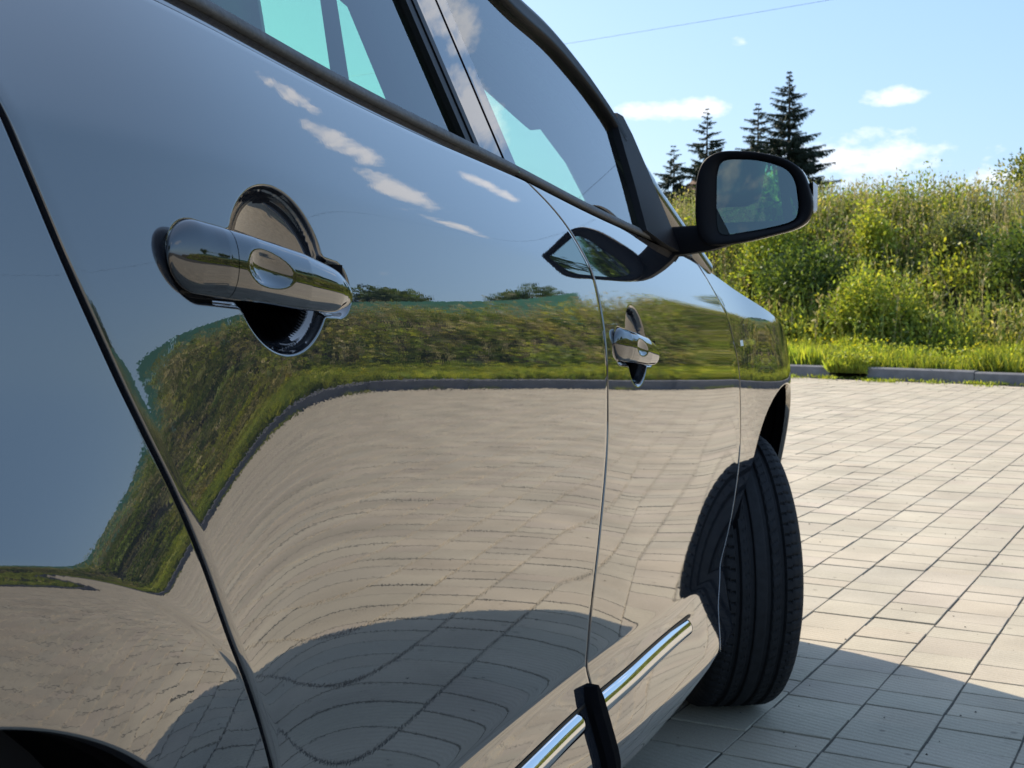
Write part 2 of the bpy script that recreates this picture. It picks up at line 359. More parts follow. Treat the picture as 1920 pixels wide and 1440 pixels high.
for k in range(-70, 75):
    o = OFF0 + ROW * (k + .5); a = -5.0 + r2_.random() * .25
    while a < 24:
        L = r2_.choice(LEN); c = PD * (a + L / 2) + PN * o
        if lot_ok(c) and lot_ok(c + PD * L / 2) and -7.5 < c[0] < 16 and not (-7.5 < c[0] < -1.9 and c[1] < 1.5): slabs.append((o, a, L))
        a += L
slabs = np.array(slabs)
cen = PD[None] * (slabs[:, 1] + slabs[:, 2] / 2)[:, None] + PN[None] * slabs[:, 0][:, None]
PX, PY, PZ = px(np.concatenate([cen, np.zeros((len(cen), 1))], 1))
vis = (PZ > .5) & (PX > 1130) & (PX < 1930) & (PY > 700) & (PY < 1460) & (cen[:, 0] > -.65 )
area = np.where(vis, slabs[:, 2] / np.maximum(PZ, .1) ** 3, 0)
order = np.argsort(-area); near = set(order[:300].tolist())
def slab_geo(hw, hl, ch=.0010, dep=.009):
    t = [(-hl, -hw), (hl, -hw), (hl, hw), (-hl, hw)]
    s = [(x - math.copysign(ch, x), y - math.copysign(ch, y)) for x, y in t]
    V = [(x, y, 0) for x, y in s] + [(x, y, -ch) for x, y in t] + [(x, y, -dep) for x, y in t]
    Fq = [(0, 1, 2, 3)] + [(i, i + 4, (i + 1) % 4 + 4, (i + 1) % 4) for i in range(4)] + [(i + 4, i + 8, (i + 1) % 4 + 8, (i + 1) % 4 + 4) for i in range(4)]
    return np.array(V), np.array(Fq)
slab_mesh = {}
VV = []; FF = []; CC = []; nb = 0
for i, (o, a, L) in enumerate(slabs):
    jit = rng.normal(0, 1, 4)
    key = round(L, 3)
    if i in near:
        if key not in slab_mesh:
            V, Fq = slab_geo(ROW / 2 - JW / 2, L / 2 - JW / 2)
            ob = mesh('paving_slab', V, Fq, M_paver_o, pv); slab_mesh[key] = ob
        else:
            ob = slab_mesh[key].copy(); link(ob, pv)
        c = cen[i]; ob.location = (c[0] + .0008 * jit[1], c[1], .0010 * jit[0]); ob.rotation_euler = (.0022 * jit[1], .0022 * jit[2], PA + .0075 * jit[3])
    else:
        if key not in slab_mesh.get('geo', {}): slab_mesh.setdefault('geo', {})[key] = slab_geo(ROW / 2 - JW / 2, L / 2 - JW / 2)
        V, Fq = slab_mesh['geo'][key]; Z = V[:, 2] + .0009 * jit[0] + V[:, 0] * .0022 * jit[1] + V[:, 1] * .0022 * jit[2]
        W = cen[i][None] + V[:, :1] * PD[None] + V[:, 1:2] * PN[None]
        VV.append(np.column_stack([W, Z])); FF.append(Fq + nb); nb += len(V); CC.append(np.full((len(V), 3), rng.random()))
so = mesh('paving_slabs_far', np.concatenate(VV), np.concatenate(FF), M_paver, pv, col=np.concatenate(CC)); tag(so, kind='stuff')

# kerb stones, one missing where the grass has grown through
kerb = empty('kerb', tuple(sn(-7, KN))); tag(kerb, kind='structure')
kerb.location = (0, 0, 0)
def kerb_stone(s0, s1, dn=0, dz=0):
    g = .006; h = .165 + dz
    V = []
    for s in (s0 + g, s1 - g):
        for n_, z in ((0, -.05), (0, h - .018), (.018, h), (.15, h), (.15, -.05)): V.append(sn(s, KN + dn + n_, z))
    n = 5; Fc = [tuple(range(n)), tuple(range(2 * n - 1, n - 1, -1))] + [(i, i + n, (i + 1) % n + n, (i + 1) % n) for i in range(n)]
    ob = mesh('kerb_stone', np.array(V), Fc, M_kerb, kerb); return ob
kerb_stone(-8.60, -7.21); kerb_stone(-6.69, -5.28)
s = -5.28
while s < 30: kerb_stone(s, s + 1.4, rng.normal(0, .006), rng.normal(0, .006)); s += 1.4
s = -8.60
while s > -20: kerb_stone(s - 1.4, s, rng.normal(0, .006), rng.normal(0, .006)); s -= 1.4

# crumbs of soil, grit and small stones scattered over the slabs and along the kerb
P = []
m_ = 1500; c = np.concatenate([np.stack([rng.uniform(-.6, 3.2, 700), rng.uniform(1.6, 9, 700)], -1), sn(rng.uniform(-10, 8, 800), KN - np.abs(rng.normal(0, .35, 800)) - .02)[:, :2]])
oct_ = np.array([(1, 0, 0), (-1, 0, 0), (0, 1, 0), (0, -1, 0), (0, 0, 1), (0, 0, -.4)]); of = np.array([(0, 2, 4), (2, 1, 4), (1, 3, 4), (3, 0, 4), (2, 0, 5), (1, 2, 5), (3, 1, 5), (0, 3, 5)])
sz = rng.uniform(.0012, .0045, m_) * np.where(np.arange(m_) < 700, .8, 2.2); V = (oct_[None] * rng.uniform(.6, 1.4, (m_, 6, 1)) * sz[:, None, None]); V[..., :2] += c[:, None]; V[..., 2] += .001
o = mesh('grit', V.reshape(-1, 3), (of[None] + 6 * np.arange(m_)[:, None, None]).reshape(-1, 3), M_joint); tag(o, kind='stuff')


# ------------------------------------------------------------------ bank, grass and bushes
def bank_z(s, n):
    t = np.clip((n - (KN + 1.9)) / 3.6, 0, 1); t = t * t * (3 - 2 * t)
    z = .10 + .10 * np.clip((n - KN) / 2, 0, 1) + t * (2.05 + .35 * (vnoise(s, n, 3, 5) - .5)) + .18 * (vnoise(s, n, 5, 1.6) - .5) * np.clip((n - KN) / 2, 0, 1)
    return z
S_, N_ = np.meshgrid(np.linspace(-42, 60, 260), np.concatenate([np.linspace(KN + .10, KN + 8, 45), [KN + 14, KN + 30, KN + 90]]), indexing='ij')
Z_ = bank_z(S_, N_); Z_ = np.where(N_ > KN + 20, 1.2, Z_)
bank = mesh('bank', sn(S_.ravel(), N_.ravel(), 0) + np.stack([0 * Z_.ravel(), 0 * Z_.ravel(), Z_.ravel()], -1), grid_faces(*S_.shape, flip=False), M_soil, smooth=True); tag(bank, kind='structure')

def leaf_quads(P, size, Dirs=None, width=.45, up=0.0, droop=0.0):
    """rhombic leaves/blades: base point P, direction, length size"""
    n = len(P)
    if Dirs is None:
        Dirs = rng.normal(size=(n, 3)); Dirs[:, 2] += up
    Dirs = Dirs / np.linalg.norm(Dirs, axis=1, keepdims=True)
    w = np.cross(Dirs, rng.normal(size=(n, 3))); w /= np.maximum(np.linalg.norm(w, axis=1, keepdims=True), 1e-6)
    size = np.broadcast_to(np.asarray(size, float).reshape(-1, 1), (n, 1)) if np.ndim(size) else np.full((n, 1), size)
    mid = P + Dirs * size * .5; tip = P + Dirs * size; tip[:, 2] -= droop * size[:, 0]
    a = mid + w * size * width / 2; b = mid - w * size * width / 2
    V = np.stack([P, a, tip, b], 1).reshape(-1, 3); F = np.arange(4 * n).reshape(-1, 4)
    return V, F
def col_mix(n, cols, jit=.16, w=None):
    cols = np.array(cols); i = rng.choice(len(cols), n, p=w); c = cols[i] * (1 + rng.normal(0, jit, (n, 1))); return np.clip(c, .004, 1) * 1.0
M_leaf = leaf_mat('foliage', .5, .42); M_blade = leaf_mat('grass_blades', .5, .5); M_needle = leaf_mat('needles', .6, .12, tcol=(1, 1, .6))
M_dry = leaf_mat('dry_stalks', .7, .3, tcol=(1.1, 1, .8))
GREENS = [(.17, .23, .05), (.22, .29, .055), (.13, .19, .055), (.26, .32, .06), (.19, .24, .07)]
DARKG = [(.06, .10, .035), (.075, .12, .038), (.095, .13, .045)]
YEL = [(.31, .36, .06), (.38, .40, .065), (.25, .33, .06), (.35, .36, .09)]
OCH = [(.42, .37, .18), (.48, .42, .24), (.33, .31, .14), (.26, .28, .10)]
class Cloud:
    def __init__(s): s.V = []; s.F = []; s.C = []; s.n = 0
    def put(s, V, F, C):
        s.V.append(V); s.F.append(F + s.n); s.n += len(V); s.C.append(np.repeat(C, 4, axis=0)); return s
    def build(s, name, m, parent=None): return mesh(name, np.concatenate(s.V), np.concatenate(s.F), m, parent, col=np.concatenate(s.C))

def strip_pts(n, s0, s1, n0, n1, dens=None):
    s_ = rng.uniform(s0, s1, n); n_ = rng.uniform(n0, n1, n)
    return s_, n_
# bright grass in front of the bank
g = Cloud()
def grass(n, s0, s1, n0, n1, h0, h1, cols, w=.06, lean=.35):
    s_, n_ = strip_pts(n, s0, s1, n0, n1); k = vnoise(s_, n_, 11, .35); h = (h0 + (h1 - h0) * k) * rng.uniform(.6, 1.15, n)
    P = sn(s_, n_, 0); P[:, 2] = bank_z(s_, n_) - .02
    d = np.stack([rng.normal(0, lean, n), rng.normal(0, lean, n), np.ones(n)], -1)
    V, F = leaf_quads(P, h, d, w)
    c = col_mix(n, cols, .2) * (0.75 + .5 * vnoise(s_, n_, 23, .8))[:, None]
    return V, F, c
def small_leaves(n, s0, s1, n0, n1, hmax, size, cols):
    s_, n_ = strip_pts(n, s0, s1, n0, n1); P = sn(s_, n_, 0); P[:, 2] = bank_z(s_, n_) + rng.uniform(.02, 1, n) ** 1.4 * hmax * (.5 + vnoise(s_, n_, 8, .5))
    V, F = leaf_quads(P, size * rng.uniform(.6, 1.4, n), width=.7); return V, F, col_mix(n, cols, .2)
g.put(*grass(60000, -13, -3, KN + .16, KN + 2.6, .14, .38, YEL + GREENS[:2], .07))
g.put(*grass(45000, -3, 14, KN + .16, KN + 2.6, .16, .40, YEL + GREENS[:2], .12))
g.put(*grass(14000, 14, 40, KN + .16, KN + 2.6, .2, .45, YEL + GREENS[:2], .25))
g.put(*grass(3500, -7.22, -6.68, KN - .05, KN + .22, .10, .24, YEL + GREENS[:2], .09))
g.put(*small_leaves(1500, -7.22, -6.68, KN - .06, KN + .2, .22, .035, YEL))
g.put(*small_leaves(26000, -13, -3, KN + .18, KN + 2.5, .26, .04, YEL))
g.put(*small_leaves(16000, -3, 16, KN + .18, KN + 2.5, .28, .06, YEL))
for (n_f, sa, sb) in ((500, -13, -3), (900, -3, 16)):
    s0_ = rng.uniform(sa, sb, n_f); s0_ = s0_ + .25 * np.sin(s0_ * 5); q_ = rng.uniform(KN + .3, KN + 2.6, n_f); keep = vnoise(s0_, q_, 31, .9) > .62; s0_ = s0_[keep]; q_ = q_[keep]
    P = sn(s0_, q_, 0); P[:, 2] = bank_z(s0_, q_) + rng.uniform(.18, .36, len(s0_)); V, F = leaf_quads(P, .04, width=.9); g.put(V, F, col_mix(len(P), [(.55, .45, .02), (.6, .52, .05)], .1))
tag(g.build('grass', M_blade), kind='stuff')
# tufts at the foot of the kerb and in the joints
tf = Cloud()
for (s0, n0, m_) in [(-7.1, KN - .25, 60), (-6.4, KN - .42, 90), (-6.2, KN - .44, 70), (-5.65, KN - .3, 70), (-7.6, KN - .3, 50), (-5.3, KN - .06, 90), (-6.6, KN - .05, 120), (-7.2, KN - .05, 120), (-5.0, KN - .5, 40)] + [(rng.uniform(-8, 22), KN - .02 - abs(rng.normal(0, .03)), 40) for _ in range(70)]:
    s_ = s0 + rng.normal(0, .09, m_); n_ = n0 + rng.normal(0, .025, m_); P = sn(s_, n_, 0.)
    d = np.stack([rng.normal(0, .6, m_), rng.normal(0, .6, m_), np.ones(m_)], -1); V, F = leaf_quads(P, rng.uniform(.02, .07, m_), d, .25); tf.put(V, F, col_mix(m_, YEL + GREENS[:2]))
tag(tf.build('kerb_weeds', M_blade), kind='stuff')

# undergrowth covering the slope: many overlapping bushy mounds with light and dark clumps
ug = Cloud()
def mound(cl, s0, n0, rad, hgt, nl, size, cols, z0=None, fuzz=.12, thick=.5):
    d = rng.normal(size=(nl, 3)); d[:, 2] = np.abs(d[:, 2]); d /= np.linalg.norm(d, axis=1, keepdims=True)
    q = 1 + .35 * (vnoise(d[:, 0] * 3 + s0, d[:, 1] * 3 + d[:, 2] * 2.3 + n0, 17, 1.0) - .5) * 2 * .8
    r_ = q * rng.uniform(1 - thick, 1, nl) ** .6 * (1 + rng.normal(0, fuzz, nl))
    s_ = s0 + d[:, 0] * rad * r_; n_ = n0 + d[:, 1] * rad * r_
    z = (bank_z(np.array([s0]), np.array([n0]))[0] if z0 is None else z0) + d[:, 2] * hgt * r_
    P = sn(s_, n_, 0); P[:, 2] = z
    o = sn(d[:, 0], d[:, 1], d[:, 2]); dirs = o + rng.normal(0, .7, (nl, 3)); dirs[:, 2] += .15
    V, F = leaf_quads(P, size * rng.uniform(.6, 1.4, nl), dirs, .55)
    cl.put(V, F, col_mix(nl, cols, .18))
def slope_fill(cl, s0, s1, count, nl, size, seed):
    rr = np.random.default_rng(seed)
    for _ in range(count):
        s_ = rr.uniform(s0, s1); n_ = KN + 1.9 + rr.uniform(0, 4.2) ** 1.0; rad = rr.uniform(.25, .7)
        f = (n_ - KN - 1.9) / 4.2
        pick = rr.random()
        cols = (YEL if pick < .22 else GREENS if pick < .62 else DARKG if pick < .84 else OCH) if f < .62 else (OCH + YEL if pick < .55 else GREENS)
        mound(cl, s_, n_, rad, rad * rr.uniform(.8, 1.5), nl, size * rr.uniform(.7, 1.3), cols)
slope_fill(ug, -14, -3, 330, 480, .065, 5)
slope_fill(ug, -3, 12, 210, 230, .11, 6)
slope_fill(ug, 12, 42, 190, 150, .17, 8)
slope_fill(ug, -34, -14, 90, 90, .18, 9)
tag(ug.build('undergrowth', M_leaf), kind='stuff')
# tall weeds: upright dry stems with seed heads and green spires on the crest and through the slope
tw = Cloud()
def tall(n, s0, s1, n0, n1, h0, h1, cols, bits=9, sz=.05, wst=.02):
    s_, n_ = strip_pts(n, s0, s1, n0, n1); h = rng.uniform(h0, h1, n); P = sn(s_, n_, 0); P[:, 2] = bank_z(s_, n_)
    d = np.stack([rng.normal(0, .13, n), rng.normal(0, .13, n), np.ones(n)], -1); d /= np.linalg.norm(d, axis=1, keepdims=True)
    V, F = leaf_quads(P, h, d, wst); c = col_mix(n, cols, .15); tw.put(V, F, c)
    for b_ in range(bits):
        f = rng.uniform(.35, 1.0, n)[:, None]; Q = P + d * h[:, None] * f
        dd = d * 1.0 + rng.normal(0, .55, (n, 3)); V, F = leaf_quads(Q, sz * rng.uniform(.5, 1.5, n), dd, .35); tw.put(V, F, c * rng.uniform(.8, 1.2, (n, 1)))
tall(5200, -14, -3, KN + 3.2, KN + 6.2, .35, .95, OCH + YEL[:1])
tall(1500, -14, -3, KN + 1.6, KN + 4.0, .4, 1.0, YEL + GREENS[:2] + OCH[:1], 12, .07)
tall(2600, -3, 14, KN + 2.2, KN + 6.2, .4, 1.1, OCH + YEL[:1], 7, .09, .03)
tall(1500, 14, 42, KN + 2.2, KN + 6.2, .5, 1.2, OCH + YEL[:1], 5, .15, .05)
tall(900, -34, -14, KN + 2.2, KN + 6.2, .5, 1.2, OCH + YEL[:1], 4, .15, .05)
tag(tw.build('tall_grass', M_dry), kind='stuff')

# shrubs one can tell apart
def shrub(label, s0, n0, rad, hgt, nl, size, cols, dz=0, name='shrub', group='shrubs on the bank', lobes=5):
    z0 = float(bank_z(np.array([s0]), np.array([n0]))[0]) + dz
    e = empty(name, tuple(sn(s0, n0, z0))); tag(e, label, 'shrub', group)
    base = sn(s0, n0, z0); st = MB(); c = Cloud()
    for k in range(lobes):
        a = rng.uniform(0, 2 * math.pi); rr = rad * rng.uniform(.1, .6); zz = hgt * rng.uniform(.15, .55)
        mound(c, s0 + rr * math.cos(a), n0 + rr * math.sin(a), rad * rng.uniform(.4, .65), hgt * rng.uniform(.35, .55), nl // lobes, size, cols, z0 + zz, .16)
        q = sn(s0 + rr * math.cos(a), n0 + rr * math.sin(a), z0 + zz + hgt * .2) - base
        st.tube([(0, 0, -.1), q * .5 + rng.normal(0, .03, 3), q], [.022, .014, .006], 6)
    st.build('stem', M_bark, e, True)
    for i in range(len(c.V)): c.V[i] = c.V[i] - base
    c.build('foliage', M_leaf, e); return e
M_bark = simple('bark', (.055, .042, .03), .9, noise=.3, nscale=20)
shrub('bright green sapling poking highest above the crest of the bank right of the wing mirror', -8.35, KN + 3.9, .42, 1.15, 2600, .07, YEL)
shrub('rounded yellow-green bush at the foot of the bank behind the gap in the kerb', -7.55, KN + 2.3, .75, 1.25, 6000, .06, YEL + GREENS[:2])
shrub('dark leafy bush low on the bank just right of the car front', -9.1, KN + 2.9, .85, 1.35, 5200, .065, DARKG + GREENS[:1])
shrub('wide dark green bush on the slope at the right edge of the picture', -5.7, KN + 3.2, .95, 1.35, 5200, .065, DARKG)
shrub('lime green leafy bush right under the wing mirror on the slope', -9.9, KN + 3.5, .8, 1.5, 5200, .07, YEL + GREENS)
shrub('grey-green dusty bush in the middle of the slope below the crest', -7.1, KN + 3.9, .6, 1.05, 4200, .055, [(.13, .15, .08), (.16, .18, .10), (.09, .12, .05)])

# spruces far behind the bank
def spruce(label, s0, n0, z0, H, Rb, whorls, seed, droop=.35, sparse=1.0, skew=0):
    rr = np.random.default_rng(seed); loc = sn(s0, n0, z0)
    e = empty('spruce_tree', tuple(loc)); tag(e, label, 'tree', 'spruces beyond the bank')
    tr = MB(); tr.tube([(0, 0, -1), (0, 0, H * .5), (.03, 0, H * .98)], [H * .022, H * .011, .012], 8); tr.build('trunk', M_bark, e, True)
    P = []; Dr = []; Sz = []; br = MB()
    for k in range(whorls):
        f = k / (whorls - 1); z = H * (.06 + .93 * f) ; z_w = z; L0 = Rb * (1 - f) ** .95 * (1 + .0 * f) + .10
        nb_ = int(5 + 3 * (1 - f))
        a0 = rr.uniform(0, 6.28)
        for j in range(nb_):
            if rr.random() > sparse: continue
            a = a0 + j * 2 * math.pi / nb_ + rr.normal(0, .35); L = L0 * rr.uniform(.4, 1.25); z = z_w + rr.normal(0, .16) * (1 - f) ** .5 * (1 + skew * math.cos(a))
            h = np.array([math.cos(a), math.sin(a), 0]); dr = droop * rr.uniform(.7, 1.3) * (1 - f * .9)
            m_ = 9; t_ = np.linspace(0, 1, m_); pts = np.array([h * L * t + np.array([0, 0, z - dr * L * t + .42 * dr * L * t * t * t + (.25 * f) * L * t]) for t in t_])
            br.tube([pts[0], pts[4], pts[8]], [.03 * (1 - f) + .012, .015, .005], 4, False)
            nn = max(22, int(105 * L))
            tt = rr.uniform(.12, 1, nn); q = np.stack([np.interp(tt, t_, pts[:, c_]) for c_ in range(3)], -1)
            side = np.cross(h, [0, 0, 1.]); sgn = rr.choice([-1, 1], nn)
            tw_ = .30 * L * (1.05 - tt) + .10
            d = h[None] * .7 + side[None] * (sgn * rr.uniform(.3, 1, nn))[:, None] + np.array([0, 0, -1.])[None] * rr.uniform(.1, .9, nn)[:, None]
            P.append(q); Dr.append(d); Sz.append(tw_ * rr.uniform(.5, 1.2, nn))
    P = np.concatenate(P); Dr = np.concatenate(Dr); Sz = np.concatenate(Sz)
    V, F = leaf_quads(P, Sz * .85, Dr, .17, droop=.25); c = Cloud(); c.put(V, F, col_mix(len(P), [(.030, .048, .030), (.040, .058, .032), (.024, .038, .026)], .2))
    # fine twigs
    V, F = leaf_quads(np.repeat(P, 2, 0), np.repeat(Sz, 2) * .55, np.repeat(Dr, 2, 0) + rng.normal(0, .5, (2 * len(P), 3)), .12); c.put(V, F, col_mix(2 * len(P), [(.022, .038, .020), (.03, .05, .024)], .2))
    c.build('crown', M_needle, e); tag(br.build('branches', M_bark, e), kind='stuff')
    return e
spruce('tallest spruce, directly above the wing mirror, with long drooping branches', -25.16, 48, .6, 10.2, 4.4, 54, 1, .5, .85, .18)
spruce('slimmer spruce close on the left side of the tallest one', -27.75, 50, .6, 9.4, 3.9, 42, 2, .45, .9)
spruce('thin spruce with a pointed top above the left corner of the wing mirror', -31.6, 52, .6, 9.8, 4.2, 42, 3, .4, .85)
spruce('shortest spruce, leftmost of the row, beside the brown roof', -34.76, 54, .6, 8.5, 4.0, 38, 4, .4, .85)

def tree(label, s0, n0, z0, H, rx, cols, nl, size, seed, name='broadleaf_tree', group='broadleaf trees beyond the bank'):
    rr = np.random.default_rng(seed); loc = sn(s0, n0, z0); e = empty(name, tuple(loc)); tag(e, label, 'tree', group)
    tr = MB(); tr.tube([(0, 0, -.6), (.05, 0, H * .35), (0, .1, H * .75)], [H * .035, H * .026, H * .01], 8)
    c = Cloud()
    for k in range(16):
        a = rr.uniform(0, 6.28); q = rr.uniform(0, .75); z = H * rr.uniform(.42, .86); ctr = np.array([math.cos(a) * rx * q, math.sin(a) * rx * q, z])
        tr.tube([(0, 0, H * .3), ctr * .6 + [0, 0, H * .1], ctr], [H * .014, H * .009, .01], 5, False)
        m_ = nl // 16; d = rr.normal(size=(m_, 3)); d /= np.linalg.norm(d, axis=1, keepdims=True); r_ = rr.uniform(.35, 1, m_)[:, None] * rx * rr.uniform(.3, .5)
        V, F = leaf_quads(ctr + d * r_ * np.array([1, 1, .75]), size * rr.uniform(.6, 1.4, m_), d + rr.normal(0, .8, (m_, 3)), .55); c.put(V, F, col_mix(m_, cols, .2))
    tr.build('trunk', M_bark, e, True); c.build('crown', M_leaf, e); return e
tree('dark bushy broadleaf tree rising over the bank at the right edge', -8.3, 30, .8, 4.3, 2.1, DARKG + OCH[2:], 36000, .09, 11)
tree('broadleaf tree beyond the fence seen only mirrored in the rear door', 2.2, 30, .8, 5.0, 2.0, DARKG, 4500, .25, 12)
tree('round tree beyond the fence seen only mirrored beside the door handle', 6.5, 31, .8, 5.2, 2.2, DARKG + GREENS[:1], 4500, .25, 13)
tree('small tree at the fence end seen only mirrored in the door', -1.6, 32, .8, 4.6, 1.4, DARKG, 3500, .22, 14)
tree('tree far along the fence seen only mirrored in the rear wing', 24, 32, .8, 7.0, 3.4, DARKG, 4500, .3, 15)
tree('leafy tree beyond the far fence end, mirrored in the rear wing', 36, 30, .8, 7.0, 3.6, DARKG + GREENS[:1], 4500, .3, 16)

tree('tall dark tree behind the photographer, seen only mirrored in the door handle', -6.5, -13.5, 0, 8.5, 3.4, DARKG, 4500, .3, 21, group='trees behind the camera')
tree('dense tree behind the car, seen only mirrored under the wing mirror', -.5, -14.5, 0, 8.8, 3.4, DARKG, 4500, .3, 22, group='trees behind the camera')
tree('broad tree behind and to the right, seen only in mirrored paint', 5.5, -13.5, 0, 7.6, 3.2, DARKG + GREENS[:1], 4500, .3, 23, group='trees behind the camera')
# green sheet-metal fence beyond the bank (seen in the paint)
M_gf = simple('green_sheet_metal', (.22, .50, .27), .5, noise=.08, nscale=2)
fe = empty('metal_fence', tuple(sn(1, 27, 1.0))); tag(fe, 'turquoise green sheet metal fence beyond the bank, mirrored in the car doors', 'fence')
b0 = sn(1, 27, 1.0)
for i in range(19):
    m_ = MB(); s0 = -3 + i * 2.4
    m_.prism([sn(s0 + .03, 27, .2 + .8) - b0, sn(s0 + 2.37, 27, 1.0) - b0, sn(s0 + 2.37, 27, 4.05) - b0, sn(s0 + .03, 27, 4.05) - b0], sn(0, .05))
    m_.build('fence_panel', M_gf, fe)
# brown roofed house far away, left of the mirror
M_hw = simple('house_render', (.30, .25, .19), .9); M_hr = simple('brown_roof', (.16, .085, .045), .8, noise=.2, nscale=4)
hs = empty('house', tuple(sn(-36.6, 62, .5))); tag(hs, 'distant house with a brown pitched roof behind the leftmost spruces', 'house')
h0 = sn(-36.6, 62, .5)
w_ = MB(); w_.prism([sn(-40, 60, 0) - h0 * [1, 1, 0], sn(-33.5, 60, 0) - h0 * [1, 1, 0], sn(-33.5, 66, 0) - h0 * [1, 1, 0], sn(-40, 66, 0) - h0 * [1, 1, 0]], (0, 0, 5.6)); w_.build('wall', M_hw, hs)
rf = MB(); A_ = [sn(-40.4, 59.6, 5.61), sn(-33.1, 59.6, 5.61), sn(-33.1, 66.4, 5.61), sn(-40.4, 66.4, 5.61)]; A_ = [a - h0 * [1, 1, 0] for a in A_]; T_ = [sn(-38.4, 63, 8.3) - h0 * [1, 1, 0], sn(-35.1, 63, 8.3) - h0 * [1, 1, 0]]
rf.add(A_ + T_, [(0, 1, 5, 4), (1, 2, 5), (2, 3, 4, 5), (3, 0, 4), (3, 2, 1, 0)]); rf.build('roof', M_hr, hs)
for k in range(3):
    wb = MB(); s0 = -39 + k * 2; wb.prism([sn(s0, 59.95, 3) - h0 * [1, 1, 0], sn(s0 + .9, 59.95, 3) - h0 * [1, 1, 0], sn(s0 + .9, 59.95, 4.3) - h0 * [1, 1, 0], sn(s0, 59.95, 4.3) - h0 * [1, 1, 0]], sn(0, .045)); wb.build('window', M_gloss, hs)

# hedge and clipped conifers on the far side of the car, seen only in the wing mirror
hc = Cloud(); m_ = 26000
P = np.stack([rng.uniform(-6.6, -5.6, m_), rng.uniform(-20, -5.0, m_), rng.uniform(.02, 2.0, m_)], -1); face = rng.random(m_) < .7; P[face, 0] = -5.6 + rng.normal(0, .06, face.sum())
V, F = leaf_quads(P, .09 * rng.uniform(.6, 1.4, m_), width=.6); hc.put(V, F, col_mix(m_, YEL + GREENS, .3))
he = empty('hedge', (-6.1, -12.5, 0)); tag(he, 'clipped leafy green hedge visible only in the wing mirror glass', 'hedge')
for i in range(len(hc.V)): hc.V[i] = hc.V[i] - np.array([-6.1, -12.5, 0])
hc.build('foliage', M_leaf, he); mb = MB().box((-.35, -7.4, 0), (.35, 7.4, 1.85)); mb.build('stems', M_bark, he)
for i, (y_, lab) in enumerate([(-9.0, 'clipped columnar conifer behind the hedge, nearer one in the wing mirror'), (-11.2, 'second clipped columnar conifer behind the hedge in the wing mirror'), (-13.6, 'farthest clipped columnar conifer behind the hedge in the wing mirror')]):
    e = empty('columnar_conifer', (-8, y_, 0)); tag(e, lab, 'tree', 'conifers behind the hedge'); c = Cloud(); m_ = 3500; z = rng.uniform(.2, 3.9, m_); a = rng.uniform(0, 6.28, m_); r_ = .62 * np.sqrt(np.clip(1 - (z / 4.1) ** 2.2, 0, 1)) * rng.uniform(.7, 1.05, m_)
    V, F = leaf_quads(np.stack([r_ * np.cos(a), r_ * np.sin(a), z], -1), .16, up=1.2, width=.4); c.put(V, F, col_mix(m_, DARKG, .2)); c.build('crown', M_needle, e)
    MB().tube([(0, 0, -.1), (0, 0, 3.2)], [.08, .03]).build('trunk', M_bark, e)
# overhead wire
pw = MB(); A0 = sn(-70, 30, 10.6); B0 = sn(40, 30, 10.6); pw.tube([A0 + (B0 - A0) * t + np.array([0, 0, -1.9 * 4 * t * (1 - t)]) for t in np.linspace(0, 1, 24)], .0045, 5)
o = pw.build('power_line', M_rubber); tag(o, 'thin overhead cable crossing the sky above the spruces', 'cable')


# ------------------------------------------------------------------ the car
car = empty('car', (-.85, 1.7, 0)); CO = np.array([-.85, 1.7, 0.])
tag(car, 'glossy dark metallic hatchback parked on the paving, seen along its right-hand doors', 'car')
W_ = 1.78                                         # the left side mirrors the right about x = -W_/2
def cm(name, V, F, m, parent=car, smooth=False, **k):
    o = mesh(name, np.asarray(V, float) - CO, F, m, parent, smooth, **k); return o
def cmb(mb, name, m, parent=car, **k):
    mb.V = [tuple(np.array(v) - CO) for v in mb.V]; return mb.build(name, m, parent, **k)

G1y = pchip([.25, .40, .50, .618, .681, .733, .787, .832, .874, .923, .98, 1.021, 1.062, 1.25], [.875, .850, .822, .772, .736, .704, .679, .658, .637, .614, .590, .577, .565, .510])
_g2 = spline([.25, .435, .498, .553, .618, .684, .753, .818, .875, .933, .983, 1.032, 1.076, 1.109, 1.16], [1.61, 1.585, 1.584, 1.585, 1.595, 1.610, 1.627, 1.632, 1.631, 1.631, 1.626, 1.607, 1.565, 1.496, 1.34])
G2y = _g2
G3y = pchip([.25, .363, .42, .525, .676, .79, .883, .925, .966, 1.011, 1.10], [2.30, 2.40, 2.502, 2.60, 2.640, 2.628, 2.598, 2.583, 2.548, 2.517, 2.46])
belt = spline([-.8, .2, .803, .955, 1.155, 1.476, 1.754, 2.344, 2.467, 2.7], [1.25, 1.225, 1.178, 1.157, 1.137, 1.114, 1.091, 1.055, 1.045, 1.02])
seamf = lambda Y: belt(Y) - np.interp(Y, [.2, .8, 1.2, 1.5, 2.4], [.017, .014, .010, .004, .004])
RAX, RAZ, RAR = .40, .42, .33                     # rear arch
FAX, FAZ, FAR_ = 3.07, .40, .365                  # front arch
BOT = .295
def sm(x): x = np.clip(x, 0, 1); return x * x * (3 - 2 * x)
